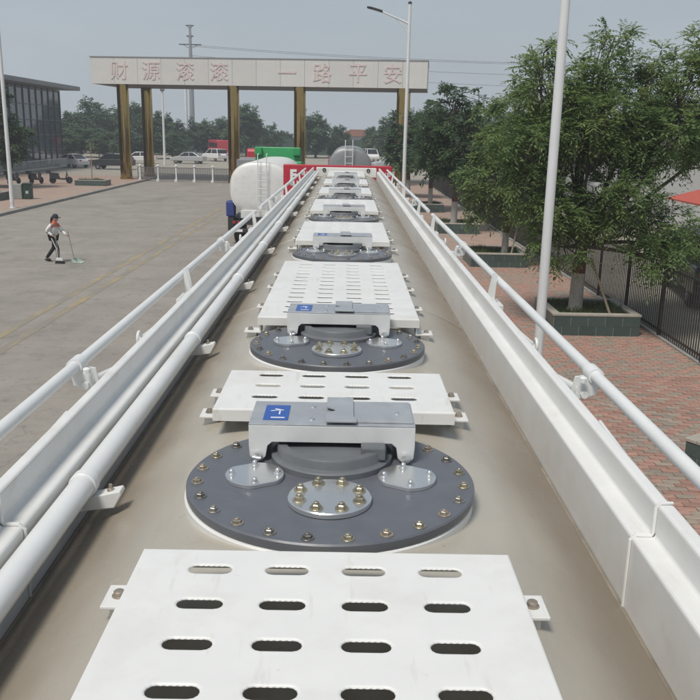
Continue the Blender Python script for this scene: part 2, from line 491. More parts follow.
# ------------------------------------------------------------------ foliage tools
def leaf_mesh(name, cen, dirs, nors, length, width, tint):
    """one diamond-shaped folded leaf per row of the arrays"""
    n = len(cen)
    dirs = dirs / np.maximum(np.linalg.norm(dirs, axis=1, keepdims=True), 1e-6)
    side = np.cross(dirs, nors); side /= np.maximum(np.linalg.norm(side, axis=1, keepdims=True), 1e-6)
    L = length[:, None]; W = width[:, None]
    nn = np.cross(side, dirs)
    v = np.empty((n, 4, 3), np.float32)
    v[:, 0] = cen - dirs * L * .5
    v[:, 1] = cen + side * W * .5 + nn * W * .12
    v[:, 2] = cen + dirs * L * .5 - nn * L * .08
    v[:, 3] = cen - side * W * .5 + nn * W * .12
    me = bpy.data.meshes.new(name)
    me.vertices.add(n * 4); me.vertices.foreach_set('co', v.reshape(-1))
    me.loops.add(n * 4); me.loops.foreach_set('vertex_index', np.arange(n * 4, dtype=np.int32))
    me.polygons.add(n)
    me.polygons.foreach_set('loop_start', np.arange(0, n * 4, 4, dtype=np.int32))
    me.polygons.foreach_set('loop_total', np.full(n, 4, np.int32))
    me.update(calc_edges=True)
    a = me.attributes.new('tint', 'FLOAT', 'FACE'); a.data.foreach_set('value', np.clip(tint, 0, 1).astype(np.float32))
    return me

def crown_mesh(name, lobes, clumps_per_m3, fronds, leaflets, flen, llen, lwid, seed, m, shell=.55, droop=.35, tipbias=0.0):
    rg = np.random.default_rng(seed)
    C, D, N, LL, WW, T, centers = [], [], [], [], [], [], []
    for (cx, cy, cz, rx, ry, rz_) in lobes:
        k = max(5, int(clumps_per_m3 * 4.19 * rx * ry * rz_))
        u = rg.normal(size=(k, 3)); u /= np.linalg.norm(u, axis=1, keepdims=True)
        rad = (shell + (1 - shell) * rg.random(k) ** .6) * (1 + .14 * rg.normal(size=k))
        p = np.array([cx, cy, cz]) + u * rad[:, None] * np.array([rx, ry, rz_])
        lobe_t = rg.normal(0, .10)
        for q in range(k):
            out = u[q] * np.array([1, 1, .7]) + np.array([0, 0, .25])
            clt = .42 + lobe_t + rg.normal(0, .12) + .0 * u[q][2]
            centers.append((p[q], u[q]))
            for fr in range(fronds):
                d = out * .7 + rg.normal(size=3) * .75
                d /= np.linalg.norm(d) + 1e-6
                s = np.linspace(.15, 1, leaflets)
                fl = flen * rg.uniform(.7, 1.25)
                pos = p[q] + np.outer(s * fl, d) - np.outer((s * fl) ** 2 * droop / max(flen, .01), [0, 0, 1])
                sd = np.cross(d, [0, 0, 1]); sd /= np.linalg.norm(sd) + 1e-6
                alt = np.where(np.arange(leaflets) % 2 == 0, 1., -1.)
                ld = d * .75 + np.outer(alt, sd) * .9 + rg.normal(0, .22, (leaflets, 3)) - np.array([0, 0, .28])
                pos = pos + np.outer(alt * llen * .4, sd)
                C.append(pos); D.append(ld)
                nn = np.tile(np.array([0, 0, 1.]) + d * .25, (leaflets, 1)) + rg.normal(0, .35, (leaflets, 3))
                N.append(nn)
                LL.append(llen * rg.uniform(.65, 1.25, leaflets)); WW.append(lwid * rg.uniform(.7, 1.3, leaflets))
                T.append(np.full(leaflets, clt) + rg.normal(0, .13, leaflets))
    me = leaf_mesh(name, np.concatenate(C), np.concatenate(D), np.concatenate(N), np.concatenate(LL), np.concatenate(WW), np.concatenate(T))
    me.materials.append(M[m])
    return me, centers

def limb(mb, a, b, r1, r2, bend, rg, n=7, seg=5):
    a, b = Vector(a), Vector(b)
    pts, rs = [], []
    off = Vector((rg.uniform(-1, 1), rg.uniform(-1, 1), rg.uniform(-.2, .6))) * bend * (b - a).length
    for i in range(seg + 1):
        t = i / seg
        pts.append(a.lerp(b, t) + off * (t * (1 - t) * 2)); rs.append(r1 + (r2 - r1) * t)
    mb.tube(pts, rs, n)
    return pts

def tree_parts(root, h_fork, trunk_r, lobes, centers, seed, twig_every=3, m='bark', limewash=True, base_z=0.0):
    rg = random.Random(seed)
    z0 = base_z
    if limewash:
        MB().tube([(0, 0, z0 - .05), (0.01, 0, z0 + .05), (.02, .01, z0 + h_fork * .55)], [trunk_r * 1.35, trunk_r * 1.1, trunk_r], 14).build('limewashed_trunk', 'limewash', root, smooth=True)
        MB().tube([(.02, .01, z0 + h_fork * .55), (.025, .01, z0 + h_fork * .55 + .22)], [trunk_r * 1.012, trunk_r * .99], 14).build('painted_band', 'red_band', root, smooth=True)
        st = z0 + h_fork * .55 + .21
    else:
        st = z0 - .05
    mb = MB()
    mb.tube([(.025, .01, st), (.05, .02, (st + z0 + h_fork) / 2), (.03, 0, z0 + h_fork)], [trunk_r, trunk_r * .92, trunk_r * .85], 12)
    fork = Vector((.03, 0, z0 + h_fork - .05))
    for li, lb in enumerate(lobes):
        c = Vector(lb[:3])
        pts = limb(mb, fork, c, trunk_r * rg.uniform(.36, .50), trunk_r * .10, .16, rg)
        near = [p for p, u in centers if (Vector(p) - c).length < max(lb[3:]) * 1.2]
        for p in near[::twig_every]:
            s = pts[rg.choice((3, 4, 5))]
            limb(mb, s, Vector(p), trunk_r * .13, trunk_r * .04, .12, rg, 4, 3)
    mb.build('trunk', m, root, smooth=True, fix=False)

# the roadside trees on the right-hand pavement
def side_tree(loc, lobes, seed, label, m='leaf_ash', dens=9, fronds=8, leaflets=9, flen=.42, llen=.125, lwid=.042, h_fork=1.5, tr=.13, rot=0, shell=.5, droop=.35):
    root = empty('roadside_tree', loc, rot)
    tag(root, label, 'tree', 'trees along the right-hand pavement')
    me, cen = crown_mesh('crown', lobes, dens, fronds, leaflets, flen, llen, lwid, seed, m, shell, droop)
    link('crown', me, None, root)
    tree_parts(root, h_fork, tr, lobes, cen, seed)
    return root
bx, by = 5.45, 19.55
big = [(4.55, 19.8, 5.55, .85, .9, .85), (5.75, 20, 5.9, .62, .8, .85), (5.95, 20.0, 6.7, .28, .35, .45), (7.45, 20, 5.6, .85, 1.0, .8), (8.0, 20.1, 6.5, .38, .45, .45), (6.9, 20.0, 6.2, .3, .35, .45), (4.35, 19.9, 6.3, .3, .35, .35), (8.7, 20.2, 5.9, .5, .6, .5),
       (4.15, 19.6, 4.3, .85, 1.0, .75), (5.6, 19.5, 4.75, 1.1, 1.2, .85), (7.1, 19.7, 4.55, 1.2, 1.2, .75),
       (4.75, 19.3, 2.85, .8, .9, .75), (6.15, 19.2, 3.15, .9, 1.0, .7), (7.2, 19.4, 2.5, .95, 1.0, .55), (9.0, 20.3, 4.7, 1.0, 1.2, .85),
       (6.95, 18.7, 1.95, .75, .7, .42), (8.3, 19.2, 2.0, .7, .7, .5), (4.3, 19.4, 3.5, .6, .7, .55), (4.9, 19.2, 2.05, .5, .6, .35)]
big = [(a - bx, b - by, c - .55, d, e_, f_) for a, b, c, d, e_, f_ in big]
side_tree((bx, by, .55), big, 21, 'large leafy green tree with drooping foliage behind the nearest white pole', dens=24, fronds=10, leaflets=10, flen=.42, llen=.125, lwid=.036, h_fork=1.55, tr=.15)
lob2 = [(0, 0, 3.6, 1.1, 1.2, .9), (-.7, 0, 2.5, 1.0, 1.0, .9), (.8, .1, 2.6, 1.0, 1.0, .8), (.1, -.2, 4.6, .8, .9, .7), (-.5, .2, 1.5, .8, .8, .6), (.5, -.3, 1.3, .8, .8, .55), (1.2, .2, 3.6, .8, .8, .7), (-.9, .1, 4.2, .5, .6, .6)]
side_tree((5.55, 29.4, .55), lob2, 22, 'light green tree between the big leafy tree and the dark pointed tree', dens=15, fronds=8, leaflets=8, flen=.42, llen=.17, lwid=.06, h_fork=1.2, tr=.11)
lob3 = [(0, 0, 3.2, 1.5, 1.4, 1.0), (-.9, 0, 3.9, .9, .9, 1.1), (.7, .1, 4.3, .9, .9, 1.2), (-.3, -.2, 5.0, .6, .6, 1.1), (-1.3, .2, 2.7, .8, .8, .7), (1.3, -.3, 3.0, .9, .9, .8), (-.9, .1, 5.3, .35, .4, .8), (.9, .1, 5.4, .4, .4, .8), (.2, 0, 2.4, 1.3, 1.2, .6), (-.15, 0, 5.9, .25, .3, .6)]
side_tree((4.95, 39.2, .55), lob3, 23, 'dark green tree with pointed tops and a red-banded trunk behind the lamp post', m='leaf_dark', dens=9, fronds=7, leaflets=7, flen=.40, llen=.20, lwid=.085, h_fork=1.7, tr=.14, shell=.35)
side_tree((4.85, 49.6, .55), [(a * 1.0, b, c * .93, d, e_, f_) for a, b, c, d, e_, f_ in lob3], 24, 'dark green tree just beyond the pointed red-banded tree', m='leaf_dark', dens=7, fronds=7, leaflets=6, flen=.42, llen=.24, lwid=.10, h_fork=1.6, tr=.13, shell=.35, rot=1.3)
side_tree((4.3, 60, .55), [(a * 1.0, b, c * .86, d, e_, f_) for a, b, c, d, e_, f_ in lob3], 25, 'dark green tree in front of the right end of the gate', m='leaf_dark', dens=6, fronds=7, leaflets=6, flen=.45, llen=.28, lwid=.12, h_fork=1.4, tr=.13, shell=.35, rot=2.6)

# planters round the trees
def planter(name, x0, y0, w, d, h, label, group, rot=0, tiles=True, plant=0, z0=PAVE):
    root = empty(name, (x0 + w / 2, y0 + d / 2, z0), rot)
    tag(root, label, 'planter', group)
    w2, d2 = w / 2, d / 2
    mb = MB()
    for (cx, cy, sx, sy) in ((0, -d2 + .06, w, .12), (0, d2 - .06, w, .12), (-w2 + .06, 0, .12, d - .24), (w2 - .06, 0, .12, d - .24)):
        mb.box((cx, cy, (h - .05) / 2), (sx, sy, h - .05))
    mb.build('wall', 'grout', root)
    rows = 2; th = (h - .05) / rows
    nt = max(2, round(w / .40)); tw = w / nt
    tm = MB().box((0, 0, 0), (tw - .014, .016, th - .014)).mesh('tile')
    nd = max(2, round(d / .40)); td = d / nd
    tm2 = MB().box((0, 0, 0), (.016, td - .014, th - .014)).mesh('tile')
    tmh = MB().box((0, 0, 0), (tw / 2 - .014, .016, th - .014)).mesh('tile')
    tmh2 = MB().box((0, 0, 0), (.016, td / 2 - .014, th - .014)).mesh('tile')
    for r in range(rows):
        if r == 0:
            runs = [(-w2 + tw / 4, tmh)] + [(-w2 + tw * (i + 1), tm) for i in range(nt - 1)] + [(w2 - tw / 4, tmh)]
            runs2 = [(-d2 + td / 4, tmh2)] + [(-d2 + td * (i + 1), tm2) for i in range(nd - 1)] + [(d2 - td / 4, tmh2)]
        else:
            runs = [(-w2 + (i + .5) * tw, tm) for i in range(nt)]
            runs2 = [(-d2 + (i + .5) * td, tm2) for i in range(nd)]
        for x, me_ in runs:
            for yy in (-d2 - .004, d2 + .004):
                link('tile', me_, 'green_tile', root, (x, yy, (r + .5) * th))
        for y, me_ in runs2:
            for xx in (-w2 - .004, w2 + .004):
                link('tile', me_, 'green_tile', root, (xx, y, (r + .5) * th))
    for (cx, cy, sx, sy) in ((0, -d2 + .07, w + .05, .18), (0, d2 - .07, w + .05, .18), (-w2 + .07, 0, .18, d - .325), (w2 - .07, 0, .18, d - .325)):
        MB().box((cx, cy, h - .022), (sx, sy, .05)).build('cap_stone', 'cap_stone', root, bevel=.008)
    MB().box((0, 0, h * .40), (w - .26, d - .26, h * .62)).build('soil_bed', 'soil', root)
    if plant:
        rg = np.random.default_rng(plant)
        k = 1100
        c = np.stack([rg.uniform(-w2 + .15, w2 - .15, k), rg.uniform(-d2 + .15, d2 - .15, k), np.full(k, h * .72)], 1)
        clump = (np.sin(c[:, 0] * 5 + plant) + np.sin(c[:, 1] * 4 + c[:, 0] * 2)) * .5
        L = np.clip(.16 + .12 * clump + rg.normal(0, .05, k), .05, .5)
        d_ = np.stack([rg.normal(0, .45, k), rg.normal(0, .45, k), np.ones(k)], 1)
        c[:, 2] += L * .45
        me = leaf_mesh('grass', c, d_, rg.normal(size=(k, 3)) + [0, -1, .2], L, np.full(k, .014), .5 + .3 * clump + rg.normal(0, .15, k))
        me.materials.append(M['leaf_grass'])
        g = link('grass', me, None, root); g['kind'] = 'stuff'
    return root
PG = 'green-tiled planters along the right-hand pavement'
planter('tree_planter', 4.72, 18.55, 1.96, 1.96, .50, 'green-tiled planter round the trunk of the largest tree', PG, plant=3)
planter('tree_planter', 4.25, 28.45, 1.90, 1.90, .48, 'green-tiled planter under the light green tree, second nearest', PG, plant=4)
planter('tree_planter', 4.10, 38.15, 1.90, 1.90, .48, 'green-tiled planter round the red-banded trunk of the pointed tree', PG, plant=5)
planter('tree_planter', 3.80, 48.6, 1.75, 1.90, .48, 'green-tiled planter beyond the pointed tree, farthest of the tiled row', PG, plant=6)
planter('corner_planter', 5.0, 9.9, 1.6, 1.5, .42, 'dark tiled planter corner at the right edge of the brick pavement', PG, rot=R(34), plant=8)
# timber stakes that prop the trees
for (a, b, lab) in (((6.15, 19.05, .5), (5.75, 19.6, 1.75), 'slanting timber stake propping the largest tree'),
                    ((5.65, 28.7, .5), (5.95, 29.0, 1.9), 'slanting pale timber stake in the second planter')):
    o = MB().tube([(0, 0, 0), Vector(b) - Vector(a)], [.03, .026], 8).build('tree_stake', 'timber_stake', None, a, smooth=True)
    tag(o, lab, 'stake')

# iron fence
FX = 7.15
fence = empty('iron_fence', (FX, 10, PAVE))
tag(fence, 'black iron picket fence along the right edge of the brick pavement', 'fence')
pk = MB().box((0, 0, .88), (.02, .02, 1.62)).mesh('picket')
rest_p = MB(); npk = 0
Y0, Y1 = 9.0, 75.0
y = Y0; idx = 0
while y < Y1:
    if (idx % 20) != 0:
        if 14.6 < y < 50 and npk < 296:
            link('picket', pk, 'fence_iron', fence, (0, y - 10, 0)); npk += 1
        else:
            rest_p.box((0, y - 10, .88), (.02, .02, 1.62))
    y += .12; idx += 1
rest_p.build('distant_pickets', 'fence_iron', fence, fix=False)['kind'] = 'stuff'
for z in (.17, 1.60):
    MB().box((0, (Y0 + Y1) / 2 - 10, z), (.036, Y1 - Y0, .04)).build('rail', 'fence_iron', fence)
pm = MB().box((0, 0, .90), (.07, .07, 1.8)).box((0, 0, 1.815), (.10, .10, .03)).mesh('post')
for k in range(int((Y1 - Y0) / 2.4) + 1):
    link('post', pm, 'fence_iron', fence, (0, Y0 + k * 2.4 - 10, 0))
MB().box((0.02, 32, -.02), (.16, 66, .12)).build('plinth', 'kerb_stone', fence)

# street lamps
def lamp_post(loc, h, r, rot, label):
    root = empty('street_lamp', loc, rot)
    tag(root, label, 'street lamp', 'white street lamps')
    MB().lathe([(.17, 0), (.17, .02), (.11, .03), (.10, .30), (r, .34)], 20).build('base', 'pole_white', root, smooth=True)
    MB().tube([(0, 0, .3), (0, 0, h * .5), (0, 0, h)], [r, r * .9, r * .72], 20).build('pole', 'pole_white', root, smooth=True)
    MB().lathe([(r * .95, 0), (r * .95, .05), (r * .3, .10)], 16, (0, 0, h)).build('pole_cap', 'lamp_black', root, smooth=True)
    MB().tube([(0, 0, h - .85), (-.55, 0, h - .62), (-1.25, 0, h - .36)], [.045, .04, .035], 10).build('arm', 'pole_white', root, smooth=True)
    MB().tube([(0, 0, h - 1.35), (-.25, 0, h - .98), (-.62, 0, h - .62)], .02, 8).build('brace', 'pole_white', root, smooth=True)
    hd = MB().prism([(-1.2, h - .40), (-1.22, h - .30), (-1.75, h - .16), (-1.92, h - .15), (-1.90, h - .22)], -.11, .11).build('lamp_head', 'lamp_black', root, bevel=.02)
    MB().prism([(-1.3, h - .392), (-1.32, h - .375), (-1.82, h - .225), (-1.80, h - .24)], -.08, .08).build('lens', 'lamp_clear', hd)
    return root
lamp_post((2.98, 12.5, PAVE), 10.2, .076, 0, 'tall white pole standing right beside the nearest big tree')
lamp_post((2.64, 40, PAVE), 9.95, .095, 0, 'white street lamp with its arm over the gate beam, beside the tanker')
lamp_post((x_at(12.5, 207, 46.4)[0], 46.4, PAVE), 12.4, .11, math.pi, 'white lamp pole on the left pavement at the picture edge')

# ------------------------------------------------------------------ entrance gate
TH = R(-5.5)
gate = empty('entrance_gate', (-19.55, 75, 0), TH)
tag(gate, 'wide entrance gate with pale panelled beam and polished brass columns', 'gate')
BZ0, BZ1, BXL, BXR, BD = 8.06, 10.2, -2.35, 26.1, 7.6
MB().box(((BXL + BXR) / 2, BD / 2 - .3, (BZ0 + BZ1) / 2), (BXR - BXL - .1, BD - .1, BZ1 - BZ0 - .2)).build('beam_core', 'building_wall', gate)
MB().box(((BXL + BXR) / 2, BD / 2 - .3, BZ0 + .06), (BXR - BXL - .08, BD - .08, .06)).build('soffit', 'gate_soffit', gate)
NP = 14; pw = (BXR - BXL) / NP
pmesh = MB().box((0, 0, 0), (pw - .018, .06, BZ1 - BZ0)).mesh('beam_panel')
for i in range(NP):
    link('beam_panel', pmesh, 'gate_panel', gate, (BXL + (i + .5) * pw, -.30, (BZ0 + BZ1) / 2))
    link('beam_panel', pmesh, 'gate_panel', gate, (BXL + (i + .5) * pw, BD - .30, (BZ0 + BZ1) / 2))
emesh = MB().box((0, 0, 0), (.06, BD / 3 - .03, BZ1 - BZ0)).mesh('end_panel')
for x in (BXL, BXR):
    for k in range(3):
        link('end_panel', emesh, 'gate_panel', gate, (x, -.24 + (k + .5) * (BD - .12) / 3, (BZ0 + BZ1) / 2))
MB().box(((BXL + BXR) / 2, BD / 2 - .3, BZ1 + .04), (BXR - BXL + .12, BD + .14, .08)).build('coping', 'roof_grey', gate)
cme = MB().lathe([(.56, 0), (.56, .25), (.50, .30), (.50, BZ0 + .04)], 28).mesh('column')
for x in (0.1, 9.75, 15.45, 24.1):
    for yy in ((.35, 6.6) if x < 1 or x > 20 else (.35,)):
        c = link('column', cme, 'polished_brass', gate, (x, yy, 0), smooth=True)

def glyph(ch, size, depth, name, m, parent, loc, rot, bold=.0):
    cu_ = bpy.data.curves.new(name, 'FONT'); cu_.body = ch; cu_.size = size; cu_.extrude = depth
    cu_.align_x = 'CENTER'; cu_.align_y = 'CENTER'; cu_.offset = bold
    to = bpy.data.objects.new('tmp', cu_); COL.objects.link(to)
    dg = bpy.context.evaluated_depsgraph_get()
    me = bpy.data.meshes.new_from_object(to.evaluated_get(dg)); me.name = name
    bpy.data.objects.remove(to); bpy.data.curves.remove(cu_)
    co = np.empty(len(me.vertices) * 3, np.float32); me.vertices.foreach_get('co', co); co = co.reshape(-1, 3)
    if len(co):
        mid = (co.min(0) + co.max(0)) / 2
        if ch != '一': co[:, :2] -= mid[:2]
        else: co[:, 0] -= mid[0]; co[:, 1] -= mid[1]
        me.vertices.foreach_set('co', co.reshape(-1))
    me.materials.clear()
    return link(name, me, m, parent, loc, rot)
for ch, px in zip('财源滚滚一路平安', (119, 151, 185, 219, 287, 322, 358, 393)):
    dv = cf * F_PX + cr * (px - 350) - cu * (72 + .012 * (px - 119) - 350)
    gx = Vector((math.cos(TH), math.sin(TH), 0)); gn = Vector((-math.sin(TH), math.cos(TH), 0))
    org = Vector((-19.55, 75, 0)) - Vector((0, 0, H))
    hit = dv * ((org.dot(gn) - .35) / dv.dot(gn))
    lx = (hit - org).dot(gx)
    glyph(ch, 1.62, .02, 'gate_letter', 'faded_red_letter', gate, (lx, -.352, (BZ0 + BZ1) / 2 + .05), (math.pi / 2, 0, 0), .008)

# sliding barrier between the left gate columns
bar = empty('gate_barrier', (-19.3 + .9, 75.2 - .1, 0), TH)
tag(bar, 'low grey barrier with white posts between the left gate columns', 'barrier')
Lb = 8.6
pmb = MB().box((0, 0, .65), (.12, .12, 1.3)).lathe([(.12, 1.28), (.14, 1.34), (.05, 1.44)], 12).box((0, -.06, .10), (.24, .30, .20)).mesh('post')
for k in range(6):
    link('post', pmb, 'pole_white', bar, (.25 + k * (Lb - .5) / 5, 0, 0))
brs = MB()
x = .05
while x < Lb:
    brs.box((x, .02, .66), (.045, .02, 1.05)); x += .10
brs.build('bars', 'barrier_grey', bar, fix=False)['kind'] = 'stuff'
for z in (.16, .66, 1.18):
    MB().box((Lb / 2, .03, z), (Lb, .05, .05)).build('rail', 'barrier_grey', bar)

# ------------------------------------------------------------------ the tanker we stand on
XC = -.023                       # centre line of the tank
ZT = H - .713                    # crest of the tank
TA, TB = 1.25, 1.14              # half width and half height of the tank
TDROP = .134                     # the flattened top falls this much towards the beams
ZC = ZT - TB
YB, YF = -2.2, 15.7
truck = empty('tanker_truck', (XC, 6, 0))
tag(truck, 'long white tanker trailer seen from on top, with manholes and walkway plates down the middle', 'tanker')
def tk(mb, name, m, parent=None, **k):
    """truck parts are written with x from the centre line, y and z in the world"""
    par = parent or truck
    if par is truck:
        mb.v = [(a, b - 6, c) for a, b, c in mb.v]
    return mb.build(name, m, par, **k)
# shell
def tank_z(x):
    x = abs(x)
    if x <= .58: return ZT - TDROP * (x / .551) ** 2.8
    z0 = ZT - TDROP * (.58 / .551) ** 2.8
    return ZC + (z0 - ZC) * math.sqrt(max(0, 1 - (x / TA) ** 2)) / math.sqrt(1 - (.58 / TA) ** 2)
def ring(y, s, n=96):
    out = []
    for k in range(n):
        t = 2 * math.pi * k / n
        x = TA * math.sin(t)
        z = TB * math.cos(t)
        if z > 0: z = tank_z(x) - ZC
        out.append((x * s, y, ZC + z * s))
    return out
mb = MB(); n = 240
st = [(YB - .22, .35), (YB - .16, .7), (YB - .06, .93), (YB, 1), (YB + .5, 1)] + [(yy, 1) for yy in np.linspace(0, 15, 16)] + [(YF, 1), (YF + .06, .93), (YF + .16, .7), (YF + .22, .35)]
vv = []
for y, s in st: vv += ring(y, s, n)
ff = []
for i in range(len(st) - 1):
    for k in range(n):
        ff.append((i * n + k, i * n + (k + 1) % n, (i + 1) * n + (k + 1) % n, (i + 1) * n + k))
ff.append(tuple(range(n))); ff.append(tuple((len(st) - 1) * n + k for k in range(n)))
mb.add(vv, ff)
tk(mb, 'tank_shell', 'tank_dust', smooth=True)
# girth weld seams across the top of the tank
for y in (0.35, 3.62, 6.02, 8.1, 10.1, 12.0, 14.3):
    pts = [(x, y, tank_z(x) + .0005) for x in np.linspace(-.54, .54, 25)]
    tk(MB().tube(pts, .0035, 6), 'weld_seam', 'tank_dust', smooth=True)

# stepped coaming beams on both sides, in two lengths joined by a weld
WI, WR, WO = .551, .590, .618
ZL, ZR = H - .700, H - .637
SEAM = 1.388
for s in (-1, 1):
    for (a, b, g) in ((YB, SEAM, .002), (SEAM, YF + .02, 0)):
        prof = [(s * (WI - g), tank_z(WI) - .03), (s * (WI - g), ZL + g), (s * WR, ZL + g), (s * WR, ZR + g), (s * (WO + g), ZR + g), (s * (WO + g), tank_z(WO) - .03)]
        tk(MB().prism(prof, a, b), 'coaming', 'white_paint', bevel=.007, seg=3)
    wp = [(s * (WI - .003), tank_z(WI)), (s * (WI - .003), ZL - .005), (s * (WI + .006), ZL + .004), (s * (WR - .006), ZL + .003), (s * (WR - .002), ZL + .012), (s * (WR - .001), ZR - .004), (s * (WR + .006), ZR + .004), (s * WO, ZR + .003)]
    tk(MB().tube([(x, SEAM + random.uniform(-.002, .002), z) for x, z in wp], [.0035, .004, .0045, .0045, .0045, .004, .0042, .003], 8), 'weld_bead', 'white_paint', smooth=True)
    # sealing bead where the beam meets the tank
    tk(MB().tube([(s * (WI - .006), y, tank_z(WI - .002) + .001) for y in np.linspace(YB, YF, 30)], .005, 8), 'sealant_bead', 'joint_dirt', smooth=True)
    tk(MB().prism([(s * (WO + .004), tank_z(WO) - .05), (s * (WO + .004), tank_z(WO) + .03), (s * (WO + .05), tank_z(WO + .05) + .012), (s * (WO + .05), tank_z(WO + .05) - .03)], YB, YF), 'outer_skirt', 'white_paint')
# cross bar at the front end with two rubber stops
tk(MB().box((0, YF - .06, H - .715), (2 * WI - .01, .10, .17)), 'cross_bar', 'white_paint', bevel=.01)
for s in (-1, 1):
    tk(MB().tube([(s * .40 + .026 * math.cos(t), YF - .12, H - .675 + .026 * math.sin(t)) for t in np.linspace(0, 2 * math.pi, 17)], .008, 8, cap=False), 'rubber_stop', 'rubber', smooth=True)

# vapour pipe along the left beam
PX, PZ, PR = -.515, H - .722, .0255
tk(MB().tube([(PX, YB, PZ), (PX, YF - .2, PZ)], PR, 24), 'vapour_pipe', 'white_tube', smooth=True)
y = .36
while y < 15.2:
    c = tk(MB().lathe([(PR + .001, 0), (PR + .0035, .002), (PR + .0035, .028), (PR + .001, .030)], 24), 'pipe_clamp', 'white_tube', smooth=True)
    c.location = (PX, y - 6 - .012, PZ); c.rotation_euler = (-math.pi / 2, 0, 0)
    c.data.transform(Matrix.Translation((0, 6, 0)))
    tx, tz = PX + .045, PZ - .022
    br = tk(MB().prism([(PX + .008, PZ - .028), (PX + .075, PZ - .012), (PX + .078, PZ - .020), (PX + .062, PZ - .05), (PX - .01, PZ - .06)], y - .005, y + .030), 'pipe_bracket', 'white_paint', bevel=.002)
    MB().lathe([(.0075, 0), (.0075, .006), (.004, .007), (.004, .016)], 6, (PX + .052, y + .012 - 6, PZ - .019)).build('bracket_bolt', 'rusty_bolt', br)
    y += 1.265

# guard rails folded down outside the beams
RX, RZ, RR = .728, 3.852, .0165
def rail_side(s):
    for (a, b, clamps, posts) in ((-2.0, 6.95, (.62, 2.28, 5.05), (-.9, 3.77, 6.55)), (7.35, 15.3, (8.6, 11.4, 14.2), (7.9, 10.0, 12.8))):
        pts = [(s * RX, a, RZ), (s * RX, b, RZ)]
        rail = tk(MB().tube(pts, RR, 20), 'guard_rail', 'white_tube', smooth=True)
        for y in clamps:
            mb = MB().tube([(s * RX, y - .03, RZ), (s * RX, y + .03, RZ)], RR + .006, 20)
            mb.v = [(p[0], p[1] - 6, p[2]) for p in mb.v]
            mb.build('clamp', 'white_tube', rail, smooth=True)
            mb = MB()
            xi, zi = s * (RX - .045), RZ - .045
            for dy in (-.022, .022):
                mb.prism([(s * (RX + .014), RZ - .006), (s * (RX + .006), RZ - .055), (s * (RX - .055), RZ - .070), (s * (RX - .045), RZ - .015)], y + dy - .003, y + dy + .003)
            mb.tube([(s * (RX - .03), y - .04, RZ - .052), (s * (RX - .03), y + .04, RZ - .052)], .011, 10)
            tk(mb, 'hinge_bracket', 'white_tube', bevel=.001)
            tk(MB().tube([(s * (RX - .03), y + .02, RZ - .055), (s * (RX - .055), y + .24, RZ - .075), (s * (WO + .02), y + .52, RZ - .10)], [.013, .012, .010], 14), 'folded_strut', 'white_tube', smooth=True)
            rg_ = [(s * (RX - .052), y + .50 + .022 * math.cos(t), RZ - .045 + .022 * math.sin(t)) for t in np.linspace(0, 2 * math.pi, 18)]
            tk(MB().tube(rg_, .0055, 8, cap=False), 'lashing_ring', 'white_tube', smooth=True)
            tk(MB().tube([(s * (RX - .05), y + .52, RZ - .05), (s * (RX - .05), y + 1.0, RZ - .075), (s * (RX - .045), y + 1.42, RZ - .06)], .005, 8), 'stay_rod', 'white_tube', smooth=True)
            for bz, bxo in ((RZ - .012, .04), (RZ - .06, .075)):
                tk(MB().lathe([(.011, 0), (.011, .012), (.006, .016)], 8, (s * (RX - bxo), y - .045, bz)), 'hinge_pin', 'white_tube', smooth=True)
            tk(MB().prism([(s * (RX - .065), RZ - .05), (s * (WO - .004), RZ - .06), (s * (WO - .004), RZ - .14), (s * (RX - .065), RZ - .085)], y - .05, y + .05), 'mount_plate', 'white_paint', bevel=.002)
        for y in posts:
            for dy in (-.022, .022):
                tk(MB().prism([(s * (RX - .020), RZ + .04), (s * (RX - .034), RZ + .04), (s * (RX - .048), RZ - .03), (s * (RX - .062), RZ - .12), (s * (RX - .030), RZ - .12)], y + dy - .002, y + dy + .002), 'post_plate', 'white_tube', bevel=.001)
            tk(MB().box((s * (WO + .05), y, RZ - .105), (.13, .16, .03)), 'post_foot', 'white_paint', bevel=.003)
rail_side(-1); rail_side(1)

